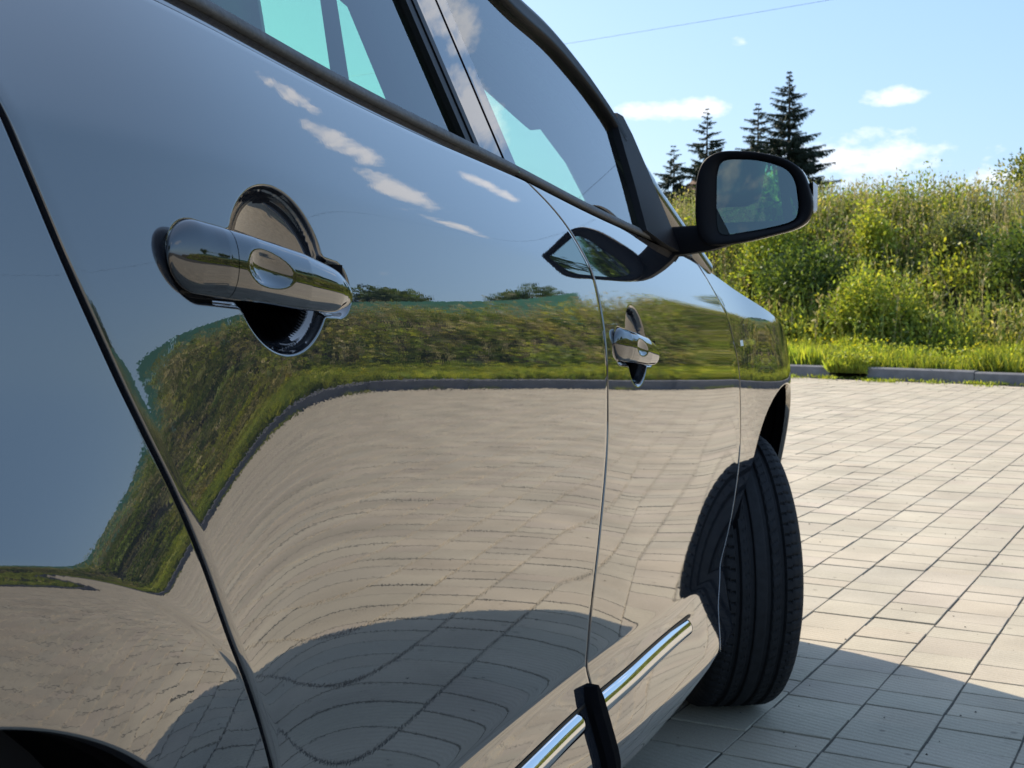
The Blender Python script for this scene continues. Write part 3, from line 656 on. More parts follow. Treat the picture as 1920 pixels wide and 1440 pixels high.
# handle recess: centre (Y, z) of the finger cup
H1 = (.806, .977, 1.0); H2 = (1.797, .893, .95)
def recess(Y, z):
    tot = 0
    for (cy, cz, k) in (H1, H2):
        dy = (Y - cy) / k; dz = (z - cz) / k
        rr = np.hypot(dy * .97, dz)
        sd1 = rr - .0625
        # slot hugging the handle: capsule sloping slightly, thinner towards the front
        ax, az, bx, bz = -.100, .003, .078, -.013
        t = np.clip(((dy - ax) * (bx - ax) + (dz - az) * (bz - az)) / ((bx - ax) ** 2 + (bz - az) ** 2), 0, 1)
        sd2 = np.hypot(dy - ax - t * (bx - ax), dz - az - t * (bz - az)) - (.0285 - .006 * t)
        h_ = .004; mm = np.clip(.5 + .5 * (sd2 - sd1) / h_, 0, 1); sd = sd2 * (1 - mm) + sd1 * mm - h_ * mm * (1 - mm)
        lip = .0058 * sm(-sd / .0044)
        q = np.clip(1 - (np.clip(rr, 0, 1) / .0575) ** 2, 0, 1)
        dish = .026 * np.where(rr < .0575, q ** .62, 0)
        tot = tot + (lip + dish) * k
    return tot
def SS(Y, z): return S(Y, z) - recess(Y, z)
def dense(a, b, n0, spans):
    """parameter values in [a,b], coarse except inside the spans [(lo,hi,step)]"""
    v = list(np.linspace(a, b, n0))
    for lo, hi, st in spans:
        v = [x for x in v if x < lo - 1e-9 or x > hi + 1e-9] + list(np.arange(lo, hi, st)) + [hi]
    v = sorted(set(np.round(v, 6))); st = min([s[2] for s in spans], default=1e-4) * .6; out = [v[0]]
    for x in v[1:]:
        if x - out[-1] >= st: out.append(x)
        elif x == v[-1]: out[-1] = x
    return np.array(out)
RAD = .0018
EXT = [(RAD * (1 - 0), 0)]
def panel(name, Yl, Yr, zb, zt, us, vs, m, parent, off=0., gap=.0028, Sf=SS, thick=.012, nose=None):
    e_ = [(math.sin(t) , 1 - math.cos(t)) for t in (R(30), R(60), R(90))]
    # extended parameters: (u, outward distance, inward depth)
    ue = [(us[0], -RAD * s, RAD * c) for s, c in e_][::-1]; ue = [(us[0], -RAD, thick)] + ue
    ue2 = [(us[-1], RAD * s, RAD * c) for s, c in e_] + [(us[-1], RAD, thick)]
    U = ue + [(u, 0, 0) for u in us] + ue2
    ve = [(vs[0], -RAD, thick)] + [(vs[0], -RAD * s, RAD * c) for s, c in e_][::-1]
    ve2 = [(vs[-1], RAD * s, RAD * c) for s, c in e_] + [(vs[-1], RAD, thick)]
    Vp = ve + [(v, 0, 0) for v in vs] + ve2
    U = np.array(U); Vp = np.array(Vp)
    u = U[:, 0][:, None]; v = Vp[:, 0][None, :]; z = np.full((len(U), len(Vp)), .8)
    for _ in range(14):
        a = Yl(z) + gap + RAD; b = Yr(z) - gap - RAD; Y = a + u * (b - a)
        lo = zb(Y); hi = zt(Y) - RAD; z = z + .8 * (lo + RAD + v * (hi - lo - RAD) - z)
    X = Sf(Y, z) + off
    e = 1e-3; dzs = (Sf(Y, z + e) - Sf(Y, z - e)) / (2 * e); nrm = np.stack([np.ones_like(dzs), -(Sf(Y + e, z) - Sf(Y - e, z)) / (2 * e), -dzs], -1); nrm /= np.linalg.norm(nrm, axis=-1, keepdims=True)
    P = np.stack([X, Y, z], -1)
    P[..., 1] += U[:, 1][:, None]; tz = np.stack([dzs, 0 * dzs, np.ones_like(dzs)], -1); tz /= np.linalg.norm(tz, axis=-1, keepdims=True)
    P += tz * Vp[:, 1][None, :, None]
    dep = np.maximum(U[:, 2][:, None], Vp[:, 2][None, :])
    P -= nrm * dep[..., None]
    return cm(name, P.reshape(-1, 3), grid_faces(len(U), len(Vp), flip=False), m, parent, True)
ONE = lambda c: (lambda q: np.full(np.shape(q), float(c)) if np.shape(q) else c)

# --- rear door
rear_door = empty('rear_door'); rear_door.parent = car
def door_panel(name, Ga, Gb, hc, stepf, parent):
    cy, cz, k = hc
    za = float(Ga(np.array(cz))); zb_ = float(Gb(np.array(cz))); W2 = zb_ - za
    lo = (cy - .20 * k - za) / W2; hi = (cy + .125 * k - za) / W2
    us = dense(0, 1, 110, [(max(lo, 0), min(hi, 1), stepf / W2)])
    zt0 = float(seamf(np.array(cy))); vl = (cz - .085 * k - BOT) / (zt0 - BOT); vh = (cz + .085 * k - BOT) / (zt0 - BOT)
    vs = dense(0, 1, 150, [(vl, vh, stepf / (zt0 - BOT)), (.16, .23, .0022)])
    return panel(name, Ga, Gb, ONE(BOT), seamf, us, vs, M_paint, parent)
door_panel('door_skin', G1y, G2y, H1, .00095, rear_door)
front_door = empty('front_door'); front_door.parent = car
door_panel('door_skin', G2y, G3y, H2, .0018, front_door)
# --- rear wing with its wheel arch, front wing with its arch
def arch(ax, az, ar, base, soft=.02):
    def f(Y):
        d = np.clip(ar ** 2 - (Y - ax) ** 2, 0, None); return np.maximum(base, np.where(d > 0, az + np.sqrt(d), base) * 1.0)
    return f
ftop = spline([2.2, 2.45, 2.6, 2.8, 3.0, 3.2, 3.4, 3.62], [1.062, 1.045, 1.024, .983, .940, .895, .83, .72])
def polar_panel(name, ax, az, ar, Ya, Yb, zt, bot, nth, nt, gap=.0026, thick=.012):
    """wing skin laid out round its wheel arch"""
    arf = ar if callable(ar) else (lambda th: ar + 0 * th); ar0 = arf(np.array(math.pi + .2)) if callable(ar) else ar; t0 = math.asin((az - bot) / ar0) * .98; t00 = math.asin((az - bot) / (ar0 if not callable(ar) else .365)) * .98; th = np.linspace(-t00, math.pi + t0, nth)[:, None]; ar = arf(th)
    inside = lambda Y, z: (Y > Ya(z) + gap + RAD) & (Y < Yb(z) - gap - RAD) & (z < zt(Y) - RAD) & (z > bot - .004)
    lo = ar + 0 * th; hi = np.full_like(th, 1.6)
    d = np.linspace(0, 1, 400)[None]; rr = ar + .0005 + d * 1.6; ok = inside(ax + rr * np.cos(th), az + rr * np.sin(th)); first = np.argmin(ok, axis=1)
    ii = np.arange(nth); hi = rr[ii, np.maximum(first, 1)][:, None]; lo = rr[ii, np.maximum(first - 1, 0)][:, None]
    for _ in range(20):
        m_ = (lo + hi) / 2; i_ = inside(ax + m_ * np.cos(th), az + m_ * np.sin(th)); lo = np.where(i_, m_, lo); hi = np.where(i_, hi, m_)
    e_ = [(math.sin(t), 1 - math.cos(t)) for t in (R(30), R(60), R(90))]
    T = [(0, -RAD, thick)] + [(0, -RAD * s, RAD * c) for s, c in e_][::-1] + [(t, 0, 0) for t in np.linspace(0, 1, nt) ** 1.0] + [(1, RAD * s, RAD * c) for s, c in e_] + [(1, RAD, thick)]
    T = np.array(T); t = T[:, 0][None]; rho = (ar + RAD) * (1 - t) + lo * t; Y = ax + rho * np.cos(th); z = az + rho * np.sin(th)
    e = 1e-3; dz = (S(Y, z + e) - S(Y, z - e)) / (2 * e); dy = (S(Y + e, z) - S(Y - e, z)) / (2 * e); nrm = np.stack([np.ones_like(dz), -dy, -dz], -1); nrm /= np.linalg.norm(nrm, axis=-1, keepdims=True)
    P = np.stack([S(Y, z), Y + T[:, 1][None] * np.cos(th), z + T[:, 1][None] * np.sin(th)], -1) - nrm * T[:, 2][None, :, None]
    P[..., 0] += dy * T[:, 1][None] * np.cos(th) + dz * T[:, 1][None] * np.sin(th)
    return cm(name, P.reshape(-1, 3), grid_faces(nth, len(T), flip=True), M_paint, car, True)
polar_panel('rear_wing', RAX, RAZ, RAR, ONE(-.70), G1y, seamf, .30, 520, 190)
polar_panel('front_wing', FAX, FAZ, lambda th: .365 + .22 * sm((th - 2.55) / .85), G3y, ONE(3.60), lambda Y: ftop(np.clip(Y, 2.2, 3.62)), .30, 420, 120)
# belt strip above the seam (paint) for each door, then the weathered rubber trim
def strip(name, Ya, Yb, zf0, zf1, off, m, parent, n=120, nv=6):
    Y = np.linspace(Ya, Yb, n)[:, None]; t = np.linspace(0, 1, nv)[None]; z = zf0(Y) * (1 - t) + zf1(Y) * t; Y = Y + 0 * z
    return cm(name, np.stack([S(Y, z) + off, Y, z], -1).reshape(-1, 3), grid_faces(n, nv), m, parent, True)
strip('upper_flange', .56, 1.47, lambda Y: seamf(Y) + .0015, lambda Y: belt(Y) + .004, -.0035, M_paint, rear_door)
def trim(name, Ya, Yb, parent):
    n = 140; Y = np.linspace(Ya, Yb, n); prof = [(-.006, .001), (.0010, .0015), (.0034, .0035), (.0040, .0065), (.0034, .0100), (.0010, .0128), (-.004, .0140), (-.012, .0138)]
    P = []
    for y in Y:
        zb_ = float(belt(np.array(y))); x = float(S(np.array(y), np.array(zb_))); P += [(x + a - b * .42, y, zb_ + b) for a, b in prof]
    o = cm(name, P, grid_faces(n, len(prof)), M_trim, parent, True); return o
trim('window_trim', .10, 1.4748, rear_door); trim('window_trim', 1.4762, 2.46, front_door)
# dark structure just behind every shut line
Yg, Zg = np.meshgrid(np.linspace(-.70, 3.58, 300), np.linspace(.30, 1.10, 90), indexing='ij')
zlo = np.maximum(arch(RAX, RAZ, RAR, .30)(Yg), arch(FAX, FAZ, FAR_, .30)(Yg)); top = np.minimum(seamf(Yg), np.where(Yg > 2.2, ftop(Yg), 9)) * 0 + np.minimum(belt(Yg) + .010, np.where(Yg > 2.42, ftop(Yg) - .01, 9)); Zi = zlo + (Zg - .30) / .8 * (top - zlo)
cm('inner_structure', np.stack([S(Yg, Zi) - .035 + .022 * sm((Zi - (belt(Yg) - .05)) / .045), Yg, Zi], -1).reshape(-1, 3), grid_faces(300, 90), M_black, car, True)

# --- door handles
M_bowl = simple('bowl_black', (.003, .003, .004), .35, spec=.12)
def handle(parent, hc, fine):
    cy, cz, k = hc
    def loft(name, s0, s1, ns, cap0, cap1, groove=False):
        n = 64; s = np.linspace(s0, s1, ns); P = np.zeros((ns, n, 3))
        for i, si in enumerate(s):
            # half height, thickness and centre line along the handle
            hh = np.interp(si, [-.130, -.09, 0, .05, .09], [.0245, .0238, .0208, .0168, .0105])
            xo = np.interp(si, [-.130, -.10, -.06, 0, .05, .09], [.0005, .0045, .0110, .0150, .0140, .0095])
            th = np.interp(si, [-.130, -.09, -.07, 0, .06, .09], [.0065, .0120, .0120, .0105, .0105, .009])
            zc = .0080 - .125 * (si + .13) 
            e0 = np.clip((si + .133) / .024, 0, 1); e1 = np.clip((.0905 - si) / .055, 0, 1)
            q = math.sqrt(max(1 - (1 - e0) ** 2, 0)) * math.sqrt(max(1 - (1 - e1) ** 2, 0)) ** .9
            hh *= max(q, .02); th *= max(q, .05) ** .8; xo = xo * (.25 + .75 * max(q, 0) ** .6)
            for j in range(n):
                a = 2 * math.pi * j / n; ca, sa = math.cos(a), math.sin(a)
                x = xo + th * math.copysign(abs(ca) ** .95, ca) * (1.0 if ca > 0 else .8); z = zc + hh * math.copysign(abs(sa) ** .95, sa)
                if ca > 0:   # teardrop thumb dimple on the outer face
                    dd = ((si + .056) / (.018 if si < -.056 else .034)) ** 2 + ((z - zc - .001 + .06 * (si + .056)) / .0125) ** 2
                    if dd < 1: x -= .0062 * (1 - dd) ** 1.15 * (1 + (.25 if dd < .5 else 0) * 0)
                P[i, j] = (x, si, z)
        Y = cy + P[..., 1] * k; Z = cz + P[..., 2] * k; X = S(np.full_like(Y, cy) * .4 + Y * .6, np.full_like(Y, cz)) + P[..., 0] * k
        V = np.stack([X, Y, Z], -1).reshape(-1, 3); F = grid_faces(n, ns)  # placeholder ordering fixed below
        idx = np.arange(ns * n).reshape(ns, n); F = []
        for i in range(ns - 1):
            for j in range(n): F.append((idx[i, j], idx[i + 1, j], idx[i + 1, (j + 1) % n], idx[i, (j + 1) % n]))
        F = [tuple(int(a) for a in f) for f in F]
        F.append(tuple(int(a) for a in idx[0])); F.append(tuple(int(a) for a in idx[-1][::-1]))
        return cm(name, V, F, M_paint_h, parent, True, sharp=50)
    loft('handle_cap', -.1328, -.0835, 44, 1, 0); loft('door_handle', -.0828, .0902, 120, 0, 1)
    # added black sheet over the skin, darkening the lower half of the finger bowl
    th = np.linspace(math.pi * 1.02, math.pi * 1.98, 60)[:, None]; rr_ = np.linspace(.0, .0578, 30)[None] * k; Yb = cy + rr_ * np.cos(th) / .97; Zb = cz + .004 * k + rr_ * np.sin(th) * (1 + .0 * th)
    cm('bowl_dark_sheet', np.stack([SS(Yb, Zb) + .0012, Yb, Zb], -1).reshape(-1, 3), grid_faces(60, 24), M_bowl, parent, True)
    # pivot and stem that carry the grip
    m_ = MB(); x0 = float(S(np.array(cy), np.array(cz)))
    m_.box((x0 - .028, cy + .058 * k, cz - .016 * k), (x0 + .010, cy + .074 * k, cz + .006 * k))
    cmb(m_, 'handle_mount', M_black, parent); m_ = MB(); m_.box((x0 - .028, cy - .098 * k, cz - .014 * k), (x0 + .004, cy - .068 * k, cz + .014 * k)); cmb(m_, 'handle_mount', M_black, parent)
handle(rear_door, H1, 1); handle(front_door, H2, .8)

# --- chrome sill strips, end cap and sill underside
zc_ = spline([.2, 1.33, 1.578, 1.8, 2.132, 2.4], [.415, .415, .415, .409, .392, .373])
def sill_strip(name, Ya, Yb, parent):
    n = 120; Y = np.linspace(Ya, Yb, n); P = []; k = 22
    for y in Y:
        z0 = float(zc_(np.array(y))); x0 = float(S(np.array(y), np.array(z0))); f = min(1, (y - Ya) / .012 + .15, (Yb - y) / .03 + .12)
        for j in range(k):
            a = -math.pi / 2 + math.pi * j / (k - 1); P.append((x0 - .004 + .0115 * math.cos(a) * f - math.sin(a) * .003, y, z0 + .0150 * math.sin(a) * f))
    cm(name, P, grid_faces(n, k), M_chrome, parent, True)
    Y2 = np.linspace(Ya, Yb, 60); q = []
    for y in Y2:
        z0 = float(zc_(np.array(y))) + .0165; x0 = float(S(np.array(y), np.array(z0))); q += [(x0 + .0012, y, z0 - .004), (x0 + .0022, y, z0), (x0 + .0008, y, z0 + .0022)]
    cm('strip_gap_shade', q, grid_faces(60, 3), M_rubber, parent, True)  # dark strip standing in for the shaded gap above the chrome
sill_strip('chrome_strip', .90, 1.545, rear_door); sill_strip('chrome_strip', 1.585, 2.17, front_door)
# black rubber end piece where the two door mouldings meet
ec = MB(); pts = []
for z in np.linspace(.452, .26, 12):
    y = 1.566 + (.452 - z) * .10; x = float(S(np.array(y), np.array(max(z, .33)))); w = .020 * min(1, (.456 - z) / .03 + .25); ec_ = .017
    pts.append([(x - .03, y - w, z), (x + ec_ * .5, y - w, z), (x + ec_, y - w * .5, z), (x + ec_, y + w * .6, z), (x + ec_ * .3, y + w, z), (x - .03, y + w, z)])
V = [p for q in pts for p in q]; F = [(i * 6 + j, i * 6 + j + 1, (i + 1) * 6 + j + 1, (i + 1) * 6 + j) for i in range(11) for j in range(5)] + [(0, 5, 4, 3, 2, 1)]
cm('sill_end_cap', V, F, M_black, rear_door, True, sharp=40)
sl = MB(); sl.box((-W_ + .26, .80, .22), (-.26, 2.42, .33)); cmb(sl, 'sill', M_black)

# --- greenhouse
TAN = math.tan(R(20))
def G(Y, z, off=0.): return -.085 + off - (z - 1.13) * TAN - .012 * (Y - 1.6) ** 2
def plate(name, outline, m, parent, off=0., thick=.006, sub=6, smooth=False):
    """flat-ish piece lying on the glazing surface; outline in (Y, z)"""
    pts = []
    n = len(outline)
    for i in range(n):
        a, b = outline[i], outline[(i + 1) % n]
        for t in range(sub): pts.append((a[0] + (b[0] - a[0]) * t / sub, a[1] + (b[1] - a[1]) * t / sub))
    cy = sum(p[0] for p in outline) / n; cz = sum(p[1] for p in outline) / n; m_ = len(pts)
    outer = [(G(y, z, off), y, z) for y, z in pts]; inner = [(G(y, z, off - thick), y, z) for y, z in pts]
    area = sum(outline[i][0] * outline[(i + 1) % n][1] - outline[(i + 1) % n][0] * outline[i][1] for i in range(n))
    V = outer + inner; f0 = tuple(range(m_)); f1 = tuple(range(2 * m_ - 1, m_ - 1, -1)); sd = [(i, i + m_, (i + 1) % m_ + m_, (i + 1) % m_) for i in range(m_)]
    if area < 0: f0 = f0[::-1]; f1 = f1[::-1]; sd = [s[::-1] for s in sd]
    return cm(name, V, [f0, f1] + sd, m, parent, smooth)
def gsheet(name, Yl, Yr, zb, zt, m, parent, nu=40, nv=24, off=0.):
    u = np.linspace(0, 1, nu)[:, None]; v = np.linspace(0, 1, nv)[None]; z = np.full((nu, nv), 1.25)
    for _ in range(12): Y = Yl(z) + u * (Yr(z) - Yl(z)); z = zb(Y) + v * (zt(Y) - zb(Y))
    return cm(name, np.stack([G(Y, z, off), Y, z], -1).reshape(-1, 3), grid_faces(nu, nv), m, parent, True)
lean = lambda y0: (lambda z: y0 - .25 * (z - 1.146))
btop = lambda Y: belt(Y) + .008
ROOFZ = lambda Y: np.interp(Y, [-.6, 0, .8, 1.3, 1.5, 1.706, 1.961, 2.125, 2.2, 2.35], [1.42, 1.47, 1.50, 1.475, 1.44, 1.392, 1.341, 1.272, 1.20, 1.07])
gsheet('window_glass', lean(.35), lean(1.345), btop, ROOFZ, M_glass_rear, rear_door, off=-.006)
# rear quarter glass
gsheet('quarter_glass', lean(-.35), lean(.30), btop, ROOFZ, M_glass_rear, car, off=-.006)
def band(name, y0, y1, m, parent, off, thick=.008, zt=1.47):
    return plate(name, [(y0 + .012, 1.118), (y1 + .012, 1.112), (y1 - .25 * (zt - 1.146), zt), (y0 - .25 * (zt - 1.146), zt)], m, parent, off, thick)
band('window_frame', 1.340, 1.357, M_rubber, rear_door, .002); band('window_seal', 1.3595, 1.374, M_rubber, rear_door, .0035)
band('pillar_panel', 1.375, 1.4465, M_gloss_blue if False else M_gloss, rear_door, .001)
band('pillar_panel', 1.4555, 1.492, M_gloss, front_door, .0005)
band('door_post', 1.36, 1.545, M_inner, car, -.018, .035)
bp_ = MB(); bp_.prism([(-.330, 1.43, 1.45), (-.306, 1.43, 1.345), (-.284, 1.43, 1.326), (-.237, 1.43, 1.221), (-.175, 1.43, 1.08), (-.115, 1.43, 1.08), (-.215, 1.43, 1.46)], (0, .05, 0)); cmb(bp_, 'pillar_lining', M_inner)
gsheet('window_glass', lean(1.492), lambda z: np.interp(z, [1.05, 1.086, 1.265, 1.30, 1.5], [2.06, 2.085, 2.14, 2.14, 2.14]), btop, ROOFZ, M_glass, front_door, off=-.006)
# frame over the front window: a slim curved bar, then the black corner piece that carries the mirror
fr = [(1.20, 1.49), (1.50, 1.442), (1.706, 1.388), (1.85, 1.367), (1.961, 1.341), (2.06, 1.305), (2.13, 1.268), (2.165, 1.235)]
wd = [.030, .026, .024, .023, .022, .020, .018, .018]
P = []; prof = [(-.010, -.5), (.004, -.5), (.0075, -.28), (.0045, -.05), (.0080, .22), (.005, .5), (-.010, .5)]
frs = np.array(fr); tt_ = np.linspace(0, 1, 60); tk = np.linspace(0, 1, len(fr)); fy = pchip(tk, frs[:, 0])(tt_); fz = spline(tk, frs[:, 1])(tt_); fw = np.interp(tt_, tk, wd)
for i in range(60):
    a = max(i - 1, 0); b = min(i + 1, 59); d = np.array([fy[b] - fy[a], fz[b] - fz[a]]); d /= np.linalg.norm(d); nn = np.array([-d[1], d[0]])
    for o_, w in prof:
        y = fy[i] + nn[0] * w * fw[i] * 1.5; z = fz[i] + nn[1] * w * fw[i] * 1.5 + .012
        P.append((G(y, z, o_), y, z))
cm('window_frame', P, grid_faces(60, len(prof)), M_gloss_frame if False else M_rubber, front_door, True)
P = []
for i in range(60): P += [(G(fy[i], fz[i], -.004), fy[i], fz[i] + .016), (G(fy[i], fz[i], -.05), fy[i] + .01, fz[i] + .012), (G(fy[i], fz[i], -.12), fy[i] + .02, fz[i] + .004)]
cm('roof_lining_edge', P, grid_faces(60, 3), M_inner, car)
plate('mirror_corner', [(2.075, 1.079), (2.105, 1.16), (2.132, 1.262), (2.165, 1.292), (2.205, 1.292), (2.232, 1.262), (2.262, 1.19), (2.290, 1.10), (2.335, 1.045), (2.30, 1.052), (2.20, 1.060)], M_plastic, front_door, .006, .014, 3)
# A pillar (painted) running up from the wing behind the corner piece
pa = np.array([(-.075, 2.60, 1.025), (-.102, 2.50, 1.090), (-.130, 2.38, 1.165), (-.155, 2.27, 1.240), (-.200, 2.10, 1.305), (-.235, 1.93, 1.365), (-.27, 1.72, 1.418), (-.29, 1.45, 1.465), (-.30, 1.1, 1.50), (-.30, .5, 1.515), (-.29, 0., 1.49), (-.26, -.45, 1.43)])
pa[4:] += np.array([-.02, 0, .018]); ap = MB(); ap.tube(pa + np.array([-.012, .0, .0]), [.030, .030, .028, .028, .030, .032, .034, .036, .036, .036, .036, .036], 16); cmb(ap, 'roof_rail', M_paint, smooth=True)
ip = MB(); ip.tube([(-.15, 2.58, 1.0), (-.20, 2.42, 1.12), (-.222, 2.24, 1.235), (-.245, 2.06, 1.315), (-.275, 1.85, 1.392), (-.30, 1.70, 1.44), (-.33, 1.4, 1.48)], [.055, .050, .043, .040, .036, .036, .04], 12); cmb(ip, 'pillar_lining', M_inner, smooth=True)
hl_ = MB(); hl_.tube([(p[0] - .045, p[1], p[2] - .032) for p in pa[4:]], .036, 10); hl_.tube([(p[0] + .004, p[1], p[2] - .040) for p in pa[4:]], .024, 10); cmb(hl_, 'roof_lining_edge', M_inner, smooth=True)
mir = lambda p: (-W_ - p[0], p[1], p[2])
ap = MB(); ap.tube([mir(p) for p in pa + np.array([-.022, 0, -.006])], .034, 14); cmb(ap, 'roof_rail', M_paint, smooth=True)
ip = MB(); ip.tube([mir(p) for p in [(-.15, 2.58, 1.0), (-.20, 2.42, 1.12), (-.222, 2.24, 1.235), (-.275, 1.85, 1.392), (-.33, 1.4, 1.48)]], .045, 10); cmb(ip, 'pillar_lining', M_inner, smooth=True)
# windscreen and roof (crowned sheets from right rail to left rail)
def span(name, rowR, m, crown, nx=24, thick=0):
    rowR = np.array(rowR); k = len(rowR); P = []
    for i in range(k):
        for j in range(nx):
            t = j / (nx - 1); x = rowR[i, 0] + (-W_ - 2 * rowR[i, 0]) * t; c_ = 4 * t * (1 - t)
            P.append((x, rowR[i, 1] + crown[i][0] * c_, rowR[i, 2] + crown[i][1] * c_))
    return cm(name, P, grid_faces(k, nx, flip=True), m, car, True)
span('windscreen', [(-.13, 2.60, 1.03), (-.165, 2.42, 1.135), (-.205, 2.22, 1.25), (-.245, 2.02, 1.35), (-.275, 1.84, 1.425), (-.30, 1.66, 1.475)], M_wind, [(.16, .03), (.15, .035), (.13, .04), (.11, .045), (.09, .05), (.07, .05)])
roofrow = [(-.30, 1.66, 1.48), (-.30, 1.40, 1.515), (-.30, 1.0, 1.54), (-.30, .5, 1.55), (-.29, 0, 1.525), (-.28, -.45, 1.465)]
span('roof', roofrow, M_paint, [(.07, .05), (.04, .055), (0, .06), (0, .06), (0, .06), (-.05, .055)])
span('roof_lining', [(a, b, c - .03) for a, b, c in roofrow], M_inner, [(.07, .05), (.04, .055), (0, .06), (0, .06), (0, .06), (-.05, .055)])
span('rear_screen', [(-.28, -.45, 1.46), (-.2, -.68, 1.12)], M_glass_rear, [(-.05, .05), (-.12, .01)], 16)
span('tailgate', [(-.16, -.68, 1.12), (-.06, -.74, .9), (-.06, -.76, .35)], M_paint, [(-.12, .01), (-.14, 0), (-.16, 0)], 16)
# bonnet: from the right wing crest across to the left
hb = []
for y in np.linspace(2.50, 3.60, 20): z = float(ftop(np.array(y))) - .006; hb.append((float(S(np.array(y), np.array(z))) - .006, y, z))
span('bonnet', hb, M_paint, [(.10 * (1 - i / 19) + .24 * i / 19, .055) for i in range(20)], 40)
span('front_bumper', [hb[-1], (-.18, 3.66, .62), (-.17, 3.68, .45), (-.18, 3.66, .24)], M_paint, [(.24, .05), (.26, 0), (.27, 0), (.27, 0)], 24)
fb = MB(); fb.box((-.50, 3.50, .24), (-.22, 3.62, .70)); cmb(fb, 'lamp_housing', M_gloss)
# left side of the body and glass
def left(name, Yl, Yr, zb, zt, m, nu=110, nv=50):
    u = np.linspace(0, 1, nu)[:, None]; v = np.linspace(0, 1, nv)[None]; Y = Yl + u * (Yr - Yl) + 0 * v; z = zb(Y) + v * (zt(Y) - zb(Y))
    return cm(name, np.stack([-W_ - S(Y, z), Y, z], -1).reshape(-1, 3), grid_faces(nu, nv, flip=True), m, car, True)
left('left_side', -.70, 3.60, lambda Y: np.maximum(arch(RAX, RAZ, RAR, .30)(Y), arch(FAX, FAZ, FAR_, .30)(Y)), lambda Y: np.where(Y < 2.45, belt(Y), ftop(Y)), M_paint)
for y0, y1 in ((.35, 1.34), (1.47, 2.12)):
    u = np.linspace(0, 1, 20)[:, None]; v = np.linspace(0, 1, 12)[None]; z = np.full((20, 12), 1.25)
    Y = y0 + u * (y1 - y0) + 0 * v; z = btop(Y) + v * (ROOFZ(Y) - btop(Y)); cm('window_glass', np.stack([-W_ - G(Y, z), Y, z], -1).reshape(-1, 3), grid_faces(20, 12), M_glass_rear, car, True)
for y in (1.40, .32): lp = MB(); lp.tube([mir((G(y, 1.12), y, 1.12)), mir((G(y, 1.5), y - .09, 1.5))], .05, 8); cmb(lp, 'pillar_lining', M_inner, smooth=True)
# floor pan, bulkheads, wheel-arch liners
fl = MB(); fl.box((-W_ + .26, -.66, .22), (-.26, 3.5, .30)); cmb(fl, 'floor_pan', M_black)
dw = MB(); dw.box((-W_ + .12, .0, .30), (-.13, 2.45, .42)); dw.box((-.125, .0, .34), (-.105, 2.5, 1.06)); dw.box((-W_ + .105, 0, .34), (-W_ + .125, 2.5, 1.06)); cmb(dw, 'door_cards', M_inner)
da = MB(); da.add([(-.14, 2.62, 1.0), (-W_ + .14, 2.62, 1.0), (-W_ + .14, 2.05, 1.0), (-.14, 2.05, 1.0), (-.14, 2.62, .6), (-W_ + .14, 2.62, .6), (-W_ + .14, 2.0, .6), (-.14, 2.0, .6)], [(0, 1, 2, 3), (3, 2, 6, 7), (0, 3, 7, 4), (1, 5, 6, 2), (0, 4, 5, 1), (4, 7, 6, 5)]); cmb(da, 'dashboard', M_inner, bevel=.03, smooth=True)
for ax, az, ar, nm in ((RAX, RAZ, RAR, 'arch_liner'), (FAX, FAZ, FAR_, 'arch_liner')):
    for sgn in (0, 1):
        P = []; n = 40
        for i in range(n):
            a = math.pi * (-.08 + 1.16 * i / (n - 1)); 
            for xo in (-.004, -.02, -.30):
                y = ax + (ar + (.0 if xo > -.01 else .012)) * math.cos(a); z = az + (ar + (.0 if xo > -.01 else .012)) * math.sin(a); x = float(S(np.array(y), np.array(max(z, .34)))) - .004 + xo; P.append((x if not sgn else -W_ - x, y, z))
        cm(nm, P, grid_faces(n, 3), M_black, car, True)
# seats
def seat(x, y, wide=.5):
    e = MB(); e.box((x - wide / 2, y - .02, .45), (x + wide / 2, y + .50, .60)); b_ = MB()
    M = lambda v: (v[0], v[1] - (v[2] - .55) * .30, v[2])
    b_.box((x - wide / 2, y - .12, .55), (x + wide / 2, y, 1.13), M); o = cmb(e, 'seat_cushion', M_seat, bevel=.04, smooth=True); o = cmb(b_, 'seat_backrest', M_seat, bevel=.05, smooth=True)
    h = MB(); h.box((x - .13, y - .10, 1.17), (x + .13, y - .01, 1.36), M); cmb(h, 'headrest', M_leather, bevel=.035, smooth=True)
seat(-.49, 1.62); seat(-1.29, 1.62); 
rs = MB(); rs.box((-1.60, .42, .45), (-.20, .85, .60)); cmb(rs, 'seat_cushion', M_seat, bevel=.04, smooth=True)
rb = MB(); rb.box((-1.60, .25, .55), (-.20, .40, 1.08), lambda v: (v[0], v[1] - (v[2] - .55) * .3, v[2])); cmb(rb, 'seat_backrest', M_seat, bevel=.05, smooth=True)
sb = MB(); sb.prism([(-.268, 1.40, 1.08), (-.243, 1.40, 1.08), (-.284, 1.40, 1.325), (-.305, 1.40, 1.45), (-.328, 1.40, 1.45), (-.306, 1.40, 1.33)], (0, .003, 0)); cmb(sb, 'seat_belt', M_seat)

